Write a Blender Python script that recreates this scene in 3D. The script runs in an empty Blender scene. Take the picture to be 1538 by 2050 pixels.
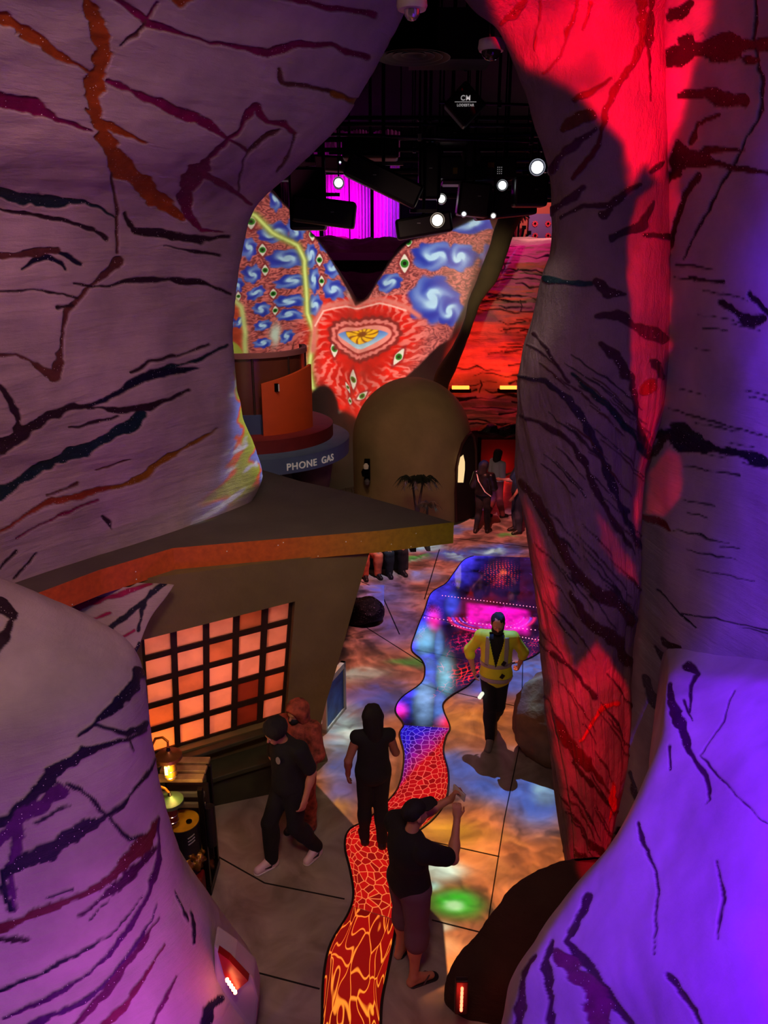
import bpy, bmesh, math, random
import numpy as np
from mathutils import Vector, Matrix
random.seed(7); rng = np.random.default_rng(7)
SC = bpy.context.scene; COL = SC.collection
# ------------------------------------------------------------------ camera
F = 1540.0; PITCH = math.radians(18.5); CH = 5.95
SP, CP = math.sin(PITCH), math.cos(PITCH)
cam = bpy.data.cameras.new('camera'); camo = bpy.data.objects.new('camera', cam); COL.objects.link(camo)
camo.location = (0, 0, CH); camo.rotation_euler = (math.pi/2 - PITCH, 0, 0)
cam.sensor_fit = 'VERTICAL'; cam.sensor_height = 24.0; cam.lens = 24.0*F/2050.0; cam.clip_start = .05; cam.clip_end = 200
SC.camera = camo
vs = SC.view_settings; vs.view_transform = 'Standard'; vs.look = 'None'; vs.gamma = 1; vs.exposure = 0.0; vs.use_curve_mapping = False
SC.cycles.max_bounces = 5; SC.cycles.diffuse_bounces = 3; SC.cycles.glossy_bounces = 2
SC.cycles.transmission_bounces = 3; SC.cycles.sample_clamp_indirect = 3.0
SC.cycles.caustics_reflective = False; SC.cycles.caustics_refractive = False
# ------------------------------------------------------------------ world (the dim dark hall)
w = bpy.data.worlds.new('hall'); SC.world = w; w.use_nodes = True
w.node_tree.nodes['Background'].inputs[0].default_value = (.95, .62, .52, 1)
w.node_tree.nodes['Background'].inputs[1].default_value = .022

def lookrot(loc, tgt):
    return (Vector(tgt) - Vector(loc)).to_track_quat('-Z', 'Y')
def lin(c):
    return tuple(((v/255)/12.92 if v/255 <= .04045 else ((v/255+.055)/1.055)**2.4) for v in c)
def spot(name, loc, tgt, color, power, size=60, blend=.5, rad=.05):
    l = bpy.data.lights.new(name, 'SPOT'); l.energy = power; l.color = color
    l.spot_size = math.radians(size); l.spot_blend = blend; l.shadow_soft_size = rad
    o = bpy.data.objects.new(name, l); COL.objects.link(o); o.location = loc
    o.rotation_mode = 'QUATERNION'; o.rotation_quaternion = lookrot(loc, tgt); return o
def point(name, loc, color, power, rad=.1):
    l = bpy.data.lights.new(name, 'POINT'); l.energy = power; l.color = color; l.shadow_soft_size = rad
    o = bpy.data.objects.new(name, l); COL.objects.link(o); o.location = loc; return o
# ---- lamps of the hall, and spots added to brighten single things (tune here)
spot('house_light', (-.3, .6, 8.2), (-3.2, 5.6, 3.2), (1, .62, .48), 560, 108, 1, .5)
spot('pink_wash_left', (-2.6, 1.0, 7.0), (-4.2, 5.2, 6.6), (1, .20, .38), 340, 100, 1, .3)
spot('magenta_wash_low', (-.55, 2.7, .5), (-2.6, 3.9, 1.2), (.85, .10, 1), 150, 96, 1, .15)
spot('violet_wash_low', (-2.4, 1.2, 2.6), (-2.9, 3.6, 1.2), (.30, .08, 1), 80, 95, 1, .2)
spot('mauve_fill_right', (.2, 1.0, 7.8), (3.0, 5.5, 5.2), (1, .62, .72), 36, 100, 1, .4)
spot('dim_warm_floor', (-.4, 4.6, 8.0), (-1.3, 6.4, 0), (1, .42, .22), 150, 46, 1, .3)
spot('building_wall_fill', (.6, 4.2, 6.2), (-1.0, 7.4, 2.3), (1, .82, .36), 130, 50, 1, .2)  # added spot, lifts the building wall and fascia
spot('yellow_man_fill', (.9, 4.4, 8.2), (1.36, 8.3, 1.3), (1, .95, .8), 170, 13, .8, .1)  # no aisle lamp here: spot added to brighten the man in yellow
spot('pillar_fill', (.8, 13.5, 5.4), (2.3, 19, 5.4), (1, .80, .5), 420, 28, 1, .1)  # spot put in to brighten the olive pillar
spot('saddle_fill', (-.6, 20.6, 8.6), (-.7, 22.3, 6.2), (.8, .03, .55), 60, 80, 1, .1)  # extra magenta spot, the saddle rock is unlit without it
spot('dome_light', (-.6, 7.5, 8.6), (.6, 16.6, 2.2), (1, .72, .42), 560, 24, 1, .2)
spot('roof_light', (-.6, 6.0, 8.2), (-.8, 8.2, 3.2), (1, .66, .5), 45, 50, 1, .3)

# ------------------------------------------------------------------ pixel <-> space
def P(x, y, D):
    u = (x-769)/F; v = (1025-y)/F; t = D/(CP + v*SP)
    return Vector((t*u, D, CH + t*(-SP + v*CP)))
def PA(x, y, D):                      # numpy version, returns (...,3)
    u = (x-769)/F; v = (1025-y)/F; t = D/(CP + v*SP)
    return np.stack([t*u, D+0*t, CH + t*(-SP + v*CP)], -1)
def PZ(x, y, z):                      # ray through the pixel meets the level z
    u = (x-769)/F; v = (1025-y)/F; t = (CH-z)/(SP - v*CP)
    return Vector((t*u, t*(CP + v*SP), z))
def PIX(p):
    p = np.asarray(p, float); X, Y, Z = p[..., 0], p[..., 1], p[..., 2]-CH
    d = Y*CP - Z*SP; up = Y*SP + Z*CP
    d = np.where(d < .05, .05, d)
    return 769 + F*X/d, 1025 - F*up/d
# ------------------------------------------------------------------ numpy noise
def _h(i, j, k, s):
    n = (i*374761393 + j*668265263 + k*2147483647 + s*1274126177).astype(np.int64)
    n = (n ^ (n >> 13))*1274126177 & 0x7fffffff
    return ((n ^ (n >> 16)) & 0xffff)/65535.0
def vnoise(p, seed=0):
    p = np.asarray(p, float)
    i = np.floor(p).astype(np.int64); f = p-i; f = f*f*(3-2*f)
    r = 0
    for a in (0, 1):
        for b in (0, 1):
            for c in (0, 1):
                wgt = (f[..., 0] if a else 1-f[..., 0])*(f[..., 1] if b else 1-f[..., 1])*(f[..., 2] if c else 1-f[..., 2])
                r = r + wgt*_h(i[..., 0]+a, i[..., 1]+b, i[..., 2]+c, seed)
    return r*2-1
def fbm(p, o=4, seed=0):
    r = 0; a = 1; q = np.asarray(p, float)
    for k in range(o):
        r = r + a*vnoise(q, seed+k); q = q*2.03+3.1; a *= .5
    return r/1.9
def sstep(a, b, x):
    t = np.clip((x-a)/(b-a), 0, 1); return t*t*(3-2*t)
# ------------------------------------------------------------------ objects
def tag(o, label=None, cat=None, group=None, kind=None):
    if label: o['label'] = label
    if cat: o['category'] = cat
    if group: o['group'] = group
    if kind: o['kind'] = kind
    return o
def empty(name, loc=(0, 0, 0), label=None, cat=None, group=None, rz=0):
    o = bpy.data.objects.new(name, None); COL.objects.link(o); o.location = loc; o.rotation_euler = (0, 0, rz)
    o.empty_display_size = .1
    return tag(o, label, cat, group)
def link(name, me, mat, parent=None, smooth=True):
    o = bpy.data.objects.new(name, me); COL.objects.link(o)
    if mat: me.materials.append(mat)
    if smooth: me.polygons.foreach_set('use_smooth', [True]*len(me.polygons))
    if parent:
        o.parent = parent
        if KEEP: o.matrix_parent_inverse = Matrix.Translation(parent.location).inverted()   # parts given in world coordinates
    return o
KEEP = True
def mesh_np(name, V, Q):
    me = bpy.data.meshes.new(name); V = np.ascontiguousarray(V, np.float32); Q = np.ascontiguousarray(Q, np.int32)
    me.vertices.add(len(V)); me.vertices.foreach_set('co', V.ravel())
    k = Q.shape[1]; me.loops.add(Q.size); me.loops.foreach_set('vertex_index', Q.ravel())
    me.polygons.add(len(Q)); me.polygons.foreach_set('loop_start', np.arange(0, Q.size, k, dtype=np.int32))
    me.update(calc_edges=True); return me
def grid_faces(nr, nc, wrap=False):
    i = np.arange(nr-1)[:, None]; j = np.arange(nc if wrap else nc-1)[None, :]
    j2 = (j+1) % nc
    return np.stack([i*nc+j, i*nc+j2, (i+1)*nc+j2, (i+1)*nc+j], -1).reshape(-1, 4)
class MB:                              # collects boxes, tubes and lathes into one mesh
    def __init__(s): s.v = []; s.f = []
    def add(s, vs, fs):
        n = len(s.v); s.v += [tuple(v) for v in vs]; s.f += [tuple(i+n for i in f) for f in fs]; return s
    def box(s, c, d, rot=None, taper=1.0):
        vs = []
        for z in (-1, 1):
            k = taper if z > 0 else 1
            for x, y in ((-1, -1), (1, -1), (1, 1), (-1, 1)):
                v = Vector((x*d[0]/2*k, y*d[1]/2*k, z*d[2]/2))
                if rot is not None: v = rot @ v
                vs.append(v+Vector(c))
        return s.add(vs, [(0, 3, 2, 1), (4, 5, 6, 7), (0, 1, 5, 4), (1, 2, 6, 5), (2, 3, 7, 6), (3, 0, 4, 7)])
    def prism(s, poly, z0, z1):        # poly: list of (x,y[,z ignored])
        n = len(poly)
        vs = [(p[0], p[1], z0) for p in poly]+[(p[0], p[1], z1) for p in poly]
        return s.add(vs, [tuple(range(n))[::-1], tuple(range(n, 2*n))]+[(i, (i+1) % n, n+(i+1) % n, n+i) for i in range(n)])
    def tube(s, pts, r, n=10, cap=True):
        pts = [Vector(p) for p in pts]; rs = r if isinstance(r, (list, tuple)) else [r]*len(pts)
        rings = []; up = Vector((0, 0, 1))
        for i, p in enumerate(pts):
            t = (pts[min(i+1, len(pts)-1)]-pts[max(i-1, 0)]).normalized()
            a = t.cross(up)
            if a.length < .05: a = t.cross(Vector((1, 0, 0)))
            a.normalize(); b = t.cross(a).normalized()
            rings.append([p+(a*math.cos(q)+b*math.sin(q))*rs[i] for q in [2*math.pi*k/n for k in range(n)]])
        vs = [v for g in rings for v in g]
        fs = [(i*n+k, i*n+(k+1) % n, (i+1)*n+(k+1) % n, (i+1)*n+k) for i in range(len(pts)-1) for k in range(n)]
        if cap: fs += [tuple(range(n))[::-1], tuple(range((len(pts)-1)*n, len(pts)*n))]
        return s.add(vs, fs)
    def lathe(s, prof, c=(0, 0, 0), n=32, rot=None):   # prof: (r,z)
        vs = []
        for r, z in prof:
            for k in range(n):
                a = 2*math.pi*k/n; v = Vector((r*math.cos(a), r*math.sin(a), z))
                if rot is not None: v = rot @ v
                vs.append(v+Vector(c))
        fs = [(i*n+k, i*n+(k+1) % n, (i+1)*n+(k+1) % n, (i+1)*n+k) for i in range(len(prof)-1) for k in range(n)]
        fs += [tuple(range(n))[::-1], tuple(range((len(prof)-1)*n, len(prof)*n))]
        return s.add(vs, fs)
    def build(s, name, mat, parent=None, bevel=0, smooth=False):
        me = bpy.data.meshes.new(name); me.from_pydata(s.v, [], s.f)
        bm = bmesh.new(); bm.from_mesh(me); bmesh.ops.recalc_face_normals(bm, faces=bm.faces); bm.to_mesh(me); bm.free()
        o = link(name, me, mat, parent, smooth)
        if smooth:
            for e in me.edges: pass
            md = o.modifiers.new('e', 'EDGE_SPLIT'); md.split_angle = math.radians(40)
        if bevel:
            md = o.modifiers.new('b', 'BEVEL'); md.width = bevel; md.segments = 2; md.limit_method = 'ANGLE'
        return o
# ------------------------------------------------------------------ materials
def mat(name, col, rough=.6, metal=0, emit=None, es=0, noise=0, nscale=8, bump=0, bscale=60, stretch=None, spec=None, alpha=None, trans=0):
    m = bpy.data.materials.new(name); m.use_nodes = True; nt = m.node_tree; b = nt.nodes['Principled BSDF']
    c = lin(col) if max(col) > 1.001 else col
    b.inputs['Base Color'].default_value = (*c, 1); b.inputs['Roughness'].default_value = rough; b.inputs['Metallic'].default_value = metal
    if spec is not None: b.inputs['Specular IOR Level'].default_value = spec
    if trans: b.inputs['Transmission Weight'].default_value = trans
    tc = nt.nodes.new('ShaderNodeTexCoord'); src = tc.outputs['Object']
    if stretch:
        mp = nt.nodes.new('ShaderNodeMapping'); mp.inputs['Scale'].default_value = stretch; nt.links.new(src, mp.inputs[0]); src = mp.outputs[0]
    if noise:
        n = nt.nodes.new('ShaderNodeTexNoise'); n.inputs['Scale'].default_value = nscale; n.inputs['Detail'].default_value = 6
        nt.links.new(src, n.inputs['Vector'])
        cr = nt.nodes.new('ShaderNodeValToRGB'); cr.color_ramp.elements[0].position = .3; cr.color_ramp.elements[1].position = .7
        cr.color_ramp.elements[0].color = (*[v*(1-noise) for v in c], 1); cr.color_ramp.elements[1].color = (*[min(1, v*(1+noise)) for v in c], 1)
        nt.links.new(n.outputs['Fac'], cr.inputs[0]); nt.links.new(cr.outputs[0], b.inputs['Base Color'])
    if bump:
        n = nt.nodes.new('ShaderNodeTexNoise'); n.inputs['Scale'].default_value = bscale; n.inputs['Detail'].default_value = 8
        nt.links.new(src, n.inputs['Vector']); bp = nt.nodes.new('ShaderNodeBump'); bp.inputs['Strength'].default_value = bump; bp.inputs['Distance'].default_value = .02
        nt.links.new(n.outputs['Fac'], bp.inputs['Height']); nt.links.new(bp.outputs[0], b.inputs['Normal'])
    if emit is not None:
        b.inputs['Emission Color'].default_value = (*emit, 1); b.inputs['Emission Strength'].default_value = es
    return m
def rockmat(name, col, stretch=(1, 1, 6), strata=.25, glit=1.0, mott=.22):
    m = bpy.data.materials.new(name); m.use_nodes = True; nt = m.node_tree; N = nt.nodes; L = nt.links; b = N['Principled BSDF']
    c = lin(col); tc = N.new('ShaderNodeTexCoord'); at = N.new('ShaderNodeAttribute'); at.attribute_name = 'paint'
    n = N.new('ShaderNodeTexNoise'); n.inputs['Scale'].default_value = 1.6; n.inputs['Detail'].default_value = 9; n.inputs['Roughness'].default_value = .6
    L.new(tc.outputs['Object'], n.inputs['Vector'])
    cr = N.new('ShaderNodeValToRGB'); cr.color_ramp.elements[0].position = .3; cr.color_ramp.elements[1].position = .7
    cr.color_ramp.elements[0].color = (*[v*(1-mott) for v in c], 1); cr.color_ramp.elements[1].color = (*[v*(1+mott) for v in c], 1)
    L.new(n.outputs['Fac'], cr.inputs[0])
    # glitter flakes scattered in the painted cracks
    vo = N.new('ShaderNodeTexVoronoi'); vo.inputs['Scale'].default_value = 70; L.new(tc.outputs['Object'], vo.inputs['Vector'])
    sx = N.new('ShaderNodeSeparateColor'); L.new(vo.outputs['Color'], sx.inputs[0])
    g1 = N.new('ShaderNodeMath'); g1.operation = 'GREATER_THAN'; g1.inputs[1].default_value = .86; L.new(sx.outputs[0], g1.inputs[0])
    g2 = N.new('ShaderNodeMath'); g2.operation = 'LESS_THAN'; g2.inputs[1].default_value = .20; L.new(vo.outputs['Distance'], g2.inputs[0])
    g3 = N.new('ShaderNodeMath'); g3.operation = 'MULTIPLY'; L.new(g1.outputs[0], g3.inputs[0]); L.new(g2.outputs[0], g3.inputs[1])
    g4 = N.new('ShaderNodeMath'); g4.operation = 'MULTIPLY'; L.new(g3.outputs[0], g4.inputs[0]); L.new(at.outputs['Alpha'], g4.inputs[1])
    mx = N.new('ShaderNodeMix'); mx.data_type = 'RGBA'; L.new(at.outputs['Alpha'], mx.inputs['Factor']); L.new(cr.outputs[0], mx.inputs['A']); L.new(at.outputs['Color'], mx.inputs['B'])
    m2 = N.new('ShaderNodeMix'); m2.data_type = 'RGBA'; L.new(g4.outputs[0], m2.inputs['Factor']); L.new(mx.outputs['Result'], m2.inputs['A']); m2.inputs['B'].default_value = (1, .95, .95, 1)
    L.new(m2.outputs['Result'], b.inputs['Base Color'])
    mp = N.new('ShaderNodeMapping'); mp.inputs['Scale'].default_value = stretch; L.new(tc.outputs['Object'], mp.inputs[0])
    s = N.new('ShaderNodeTexNoise'); s.inputs['Scale'].default_value = 5; s.inputs['Detail'].default_value = 10; s.inputs['Roughness'].default_value = .65; L.new(mp.outputs[0], s.inputs['Vector'])
    f = N.new('ShaderNodeTexNoise'); f.inputs['Scale'].default_value = 90; f.inputs['Detail'].default_value = 4; L.new(tc.outputs['Object'], f.inputs['Vector'])
    ad = N.new('ShaderNodeMath'); ad.operation = 'MULTIPLY_ADD'; L.new(f.outputs['Fac'], ad.inputs[0]); ad.inputs[1].default_value = .12; L.new(s.outputs['Fac'], ad.inputs[2])
    bp = N.new('ShaderNodeBump'); bp.inputs['Strength'].default_value = strata; bp.inputs['Distance'].default_value = .05; L.new(ad.outputs[0], bp.inputs['Height'])
    L.new(bp.outputs[0], b.inputs['Normal'])
    r = N.new('ShaderNodeMath'); r.operation = 'MULTIPLY_ADD'; L.new(at.outputs['Alpha'], r.inputs[0]); r.inputs[1].default_value = -.45; r.inputs[2].default_value = .88
    L.new(r.outputs[0], b.inputs['Roughness']); b.inputs['Specular IOR Level'].default_value = .25
    return m
# ------------------------------------------------------------------ rock surfaces
def crs(ctrl, n, wrapless=True):       # Catmull-Rom through an array (k, ...) -> n samples
    c = np.asarray(ctrl, float); k = len(c); t = np.linspace(0, k-1, n); i = np.minimum(t.astype(int), k-2); f = (t-i).reshape((-1,)+(1,)*(c.ndim-1))
    p0 = c[np.maximum(i-1, 0)]; p1 = c[i]; p2 = c[i+1]; p3 = c[np.minimum(i+2, k-1)]
    m1 = (p2-p0)/2; m2 = (p3-p1)/2
    return (2*f**3-3*f**2+1)*p1 + (f**3-2*f**2+f)*m1 + (-2*f**3+3*f**2)*p2 + (f**3-f**2)*m2
def dense(poly, sp=6):
    out = []
    for (a, b) in zip(poly[:-1], poly[1:]):
        n = max(1, int(math.hypot(b[0]-a[0], b[1]-a[1])/sp))
        for k in range(n):
            f = k/n; out.append([a[q]+(b[q]-a[q])*f for q in range(3)])
    out.append(list(poly[-1][:3])); return np.array(out, float)
def crack_field(px, py, cracks, seed=0):
    """cracks: (rgb, [(x,y,w),...]); returns colour, mask, depth"""
    shp = px.shape; q = np.stack([px*.05, py*.05, 0*px], -1)
    jx = px + 4*fbm(q, 3, seed+11) + 5*fbm(q*.35, 2, seed+12); jy = py + 4*fbm(q, 3, seed+23) + 5*fbm(q*.35, 2, seed+24)
    rag = 1 + .9*fbm(np.stack([px*.03, py*.05, 0*px], -1), 4, seed+5)
    col = np.zeros(shp+(3,)); al = np.zeros(shp)
    for rgb, poly in cracks:
        poly = [(p[0], p[1], p[2] if len(p) > 2 else 5) for p in poly]
        a = np.array(poly, float); W = a[:, 2].max()*2+14
        x0, x1 = a[:, 0].min()-W, a[:, 0].max()+W; y0, y1 = a[:, 1].min()-W, a[:, 1].max()+W
        sel = (px > x0) & (px < x1) & (py > y0) & (py < y1)
        if not sel.any(): continue
        sx, sy = jx[sel], jy[sel]; best = np.full(sx.shape, 1e9)
        for (p, s) in zip(a[:-1], a[1:]):
            dx, dy = s[0]-p[0], s[1]-p[1]; L2 = dx*dx+dy*dy+1e-6
            t = np.clip(((sx-p[0])*dx+(sy-p[1])*dy)/L2, 0, 1)
            d = np.hypot(sx-p[0]-t*dx, sy-p[1]-t*dy) - (p[2]+(s[2]-p[2])*t)*rag[sel]
            best = np.minimum(best, d)
        m = 1-sstep(-1.2, 1.6, best)
        aa = al[sel]; cc = col[sel]; c = np.array(lin(rgb))*(1+.35*fbm(np.stack([sx*.08, sy*.08, 0*sx], -1), 3, 9))[:, None]
        cc = cc*(1-m)[:, None] + c*m[:, None]; al[sel] = np.maximum(aa, m); col[sel] = np.clip(cc, 0, 1)
    return col, al
def finish_rock(name, V, Q, shp, matl, cracks, bumpamp=.03, seed=0, groove=.02, strata=None, extra=None, parent=None, bscale=.9):
    V = V.reshape(-1, 3)
    G = V.reshape(shp+(3,)); du = np.gradient(G, axis=1); dv = np.gradient(G, axis=0); n = np.cross(du, dv); n /= np.linalg.norm(n, axis=-1, keepdims=True)+1e-9
    c = np.array([0, 0, CH]) - G; sgn = np.sign((n*c).sum(-1).mean()); n = (n*sgn).reshape(-1, 3)
    px, py = PIX(V); col, al = crack_field(px, py, cracks, seed) if cracks else (np.zeros((len(V), 3)), np.zeros(len(V)))
    d = bumpamp*fbm(V*bscale, 4, seed+40) - .3*groove*al
    if strata:
        q = V*np.array(strata[0]); d = d + strata[1]*fbm(q, 4, seed+60)
    if extra is not None: d = d + extra(V, px, py)
    V = V + n*d[:, None]
    me = mesh_np(name, V, Q); ca = me.color_attributes.new('paint', 'FLOAT_COLOR', 'POINT')
    ca.data.foreach_set('color', np.concatenate([col, al[:, None]], 1).astype(np.float32).ravel())
    return link(name, me, matl, parent)
def loft(name, rows, matl, cracks=(), n=300, m=400, expo=2.0, **kw):
    """rows: (y, xl, xr, D, depth/width ratio[, cx shift])  silhouettes in the photo's frame at world depth D; a closed solid"""
    R = []
    for r in rows:
        a, b = P(r[1], r[0], r[3]), P(r[2], r[0], r[3]); R.append([(a.x+b.x)/2, r[3], a.z, (b.x-a.x)/2, (b.x-a.x)/2*r[4]])
    R = crs(R, m); th = np.linspace(0, 2*np.pi, n, endpoint=False)
    c, s = np.cos(th), np.sin(th); ex = 2/expo; cc = np.sign(c)*np.abs(c)**ex; ss = np.sign(s)*np.abs(s)**ex
    V = np.stack([R[:, 0:1]+R[:, 3:4]*cc, R[:, 1:2]+R[:, 4:5]*ss, R[:, 2:3]+0*cc], -1)
    return finish_rock(name, V, grid_faces(m, n, True), (m, n), matl, list(cracks), **kw)
def shell(name, rows, matl, cracks=(), n=300, m=400, wrap=None, lwrap=None, pre=None, **kw):
    """rows: (y, [(x, D), ...]) control surface; wrap: world offsets turning the right (lwrap: left) rim back"""
    G = []
    for y, cols in rows:
        g = [list(P(x, yy if yy is not None else y, D)) for (x, D, yy) in [(c+(None,))[:3] if len(c) == 2 else c for c in cols]]
        if wrap: g += [[g[-1][k]+o[k] for k in range(3)] for o in wrap]
        if lwrap: g = [[g[0][k]+o[k] for k in range(3)] for o in lwrap] + g
        G.append(g)
    G = np.array(G); G = crs(G, m); G = np.swapaxes(crs(np.swapaxes(G, 0, 1), n), 0, 1)
    return finish_rock(name, G, grid_faces(m, n), (m, n), matl, list(cracks), **kw)
# ------------------------------------------------------------------ picture projectors (real spot lamps that throw a picture)
def projector(name, loc, tgt, T, W, H, fn, power, plane):
    """fn(points on plane)-> rgb ; plane=('z',0) or ('y',20)"""
    q = lookrot(loc, tgt); Rm = np.array(q.to_matrix())
    u, v = np.meshgrid((np.arange(W)+.5)/W, (np.arange(H)+.5)/H)
    d = np.stack([(u-.5)*2*T, (v-.5)*2*T, -np.ones_like(u)], -1) @ Rm.T
    o = np.array(loc, float); k = 'xyz'.index(plane[0]); den = d[..., k]; den = np.where(np.abs(den) < 1e-4, 1e-4, den)
    t = (plane[1]-o[k])/den; pts = o + d*t[..., None]; rgb = fn(pts, o, d)*(t > 0)[..., None]
    a = np.ones((H, W, 4), np.float32); a[..., :3] = np.clip(rgb, 0, 1)
    img = bpy.data.images.new(name+'_picture', W, H, float_buffer=False); img.pixels.foreach_set(a.ravel()); img.update(); img.pack()
    l = bpy.data.lights.new(name, 'SPOT'); l.energy = power; l.shadow_soft_size = .012; l.spot_blend = 0
    l.spot_size = min(math.radians(170), 2*math.atan(T*1.42)); ob = bpy.data.objects.new(name, l); COL.objects.link(ob)
    ob.location = loc; ob.rotation_mode = 'QUATERNION'; ob.rotation_quaternion = q
    l.use_nodes = True; nt = l.node_tree; em = [x for x in nt.nodes if x.type == 'EMISSION'][0]
    tc = nt.nodes.new('ShaderNodeTexCoord'); sep = nt.nodes.new('ShaderNodeSeparateXYZ'); nt.links.new(tc.outputs['Normal'], sep.inputs[0])
    cmb = nt.nodes.new('ShaderNodeCombineXYZ')
    for i, ax in enumerate('XY'):
        dd = nt.nodes.new('ShaderNodeMath'); dd.operation = 'DIVIDE'; nt.links.new(sep.outputs[ax], dd.inputs[0]); nt.links.new(sep.outputs['Z'], dd.inputs[1])
        s = nt.nodes.new('ShaderNodeMath'); s.operation = 'MULTIPLY_ADD'; nt.links.new(dd.outputs[0], s.inputs[0]); s.inputs[1].default_value = -1/(2*T); s.inputs[2].default_value = .5
        nt.links.new(s.outputs[0], cmb.inputs[i])
    ti = nt.nodes.new('ShaderNodeTexImage'); ti.image = img; ti.extension = 'CLIP'; nt.links.new(cmb.outputs[0], ti.inputs[0]); nt.links.new(ti.outputs[0], em.inputs[0])
    return ob

def shaped_light(name, loc, tgt, T, color, power, tri, mask):
    """unseen spot with the lit area painted into its picture: mask(px, py) over the plane through three points"""
    A_, B_, C_ = [np.array(v) for v in tri]; n = np.cross(B_-A_, C_-A_)
    def fn(pts, o, d):
        t = ((A_-o)@n)/(d@n); q = o+d*t[..., None]; X, Y = PIX(q); return np.array([1., 1., 1.])*(mask(X, Y)*(t > 0))[..., None]
    ob = projector(name, loc, tgt, T, 700, 700, fn, power, ('y', 6.0)); ob.data.color = color; return ob
def soft(x, y, poly, wd):
    """1 inside the polygon, soft rim"""
    best = np.full(x.shape, 1e9); ins = np.zeros(x.shape, bool)
    for (x0, y0), (x1, y1) in zip(poly, poly[1:]+poly[:1]):
        c = (y0 > y) != (y1 > y); ins ^= c & (x < (x1-x0)*(y-y0)/((y1-y0) or 1e-9)+x0)
        ux, uy = x1-x0, y1-y0; t = np.clip(((x-x0)*ux+(y-y0)*uy)/(ux*ux+uy*uy), 0, 1); best = np.minimum(best, np.hypot(x-x0-t*ux, y-y0-t*uy))
    return sstep(-wd, wd, np.where(ins, best, -best))
def m_red(x, y):  # red lit and shaded patches of the column, drawn as a mask
    jx = x+9*fbm(np.stack([x*.03, y*.03, 0*x], -1), 3, 91)
    a = soft(jx, y, [(925, -120), (1006, 50), (1054, 130), (1094, 152), (1150, 190), (1200, 245), (1240, 285), (1256, 335), (1258, 385), (1290, 335), (1330, 380), (1345, 300), (1370, 240), (1385, 150), (1410, 60), (1425, -120)], 16)
    a = np.maximum(a, .62*soft(jx, y, [(1275, 400), (1300, 375), (1362, 335), (1360, 400), (1345, 480), (1340, 520), (1352, 600), (1340, 660), (1350, 690), (1332, 740), (1335, 800), (1302, 900), (1290, 960), (1280, 1090), (1272, 1040), (1286, 880), (1266, 800), (1258, 740), (1262, 640), (1253, 560), (1256, 480)], 7))
    a = np.maximum(a, .5*soft(jx, y, [(1335, 895), (1360, 915), (1364, 1000), (1335, 1030), (1296, 1010), (1308, 930)], 6))
    a = np.maximum(a, .45*soft(jx, y, [(1190, 1030), (1232, 1075), (1272, 1130), (1280, 1170), (1235, 1150), (1200, 1095)], 8))
    a = np.maximum(a, .75*soft(jx, y, [(1052, 985), (1070, 1040), (1095, 1105), (1120, 1190), (1112, 1250), (1150, 1340), (1195, 1290), (1266, 1380), (1266, 1500), (1243, 1620), (1222, 1720), (1180, 1790), (1148, 1790), (1140, 1650), (1120, 1540), (1106, 1450), (1094, 1300), (1076, 1150), (1058, 1060)], 10))
    return np.clip(a*(.8+.35*fbm(np.stack([x*.012, y*.012, 0*x], -1), 3, 92)), 0, 1)
shaped_light('red_mask_spot', (.5, .5, 6.8), (1.75, 6, 5.4), .85, (1, .0, .03), 10500, (P(1100, 400, 5.75), P(1300, 400, 5.75), P(1200, 1500, 5.75)), m_red)  # unseen spot added near the camera; the mask shapes its light
def m_ledge(x, y):  # outline of the ledge, keeps the violet off the floor
    xl = np.interp(y, [1280, 1330, 1400, 1480, 1590, 1690, 1790, 1880, 1960, 2060, 2300], [1390, 1352, 1330, 1322, 1276, 1224, 1140, 1080, 1034, 1010, 955])
    return sstep(-4, 14, x-xl)*sstep(1280, 1345, y-.0*x)
shaped_light('violet_mask_spot', (.9, .55, 6.6), (1.5, 3.2, 3.1), .95, (.17, .0, 1), 2700, (P(1342, 1400, 4.6), P(1016, 2060, 3.65), P(1538, 2060, 2.3)), m_ledge)  # made-up violet spot, its light cut to the ledge by the mask
def m_wall(x, y):  # violet falloff across the wall, painted as a mask
    x0 = np.interp(y, [-100, 200, 380, 520, 700, 900, 1050, 1200, 1290, 1330], [1580, 1545, 1500, 1460, 1440, 1440, 1420, 1390, 1350, 1340]); j = 26*fbm(np.stack([x*.015, y*.008, 0*x], -1), 3, 93)
    return sstep(-45, 110, x+j-x0)*.75+.10*sstep(-160, 60, x+j-x0)
shaped_light('violet_wall_mask_spot', (.9, .5, 6.5), (2.4, 4.6, 5.0), .80, (.15, .02, 1), 2100, (P(1345, 700, 5.75), P(1538, 700, 4.75), P(1345, 1200, 5.7)), m_wall)  # added spot that throws the painted violet falloff
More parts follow.
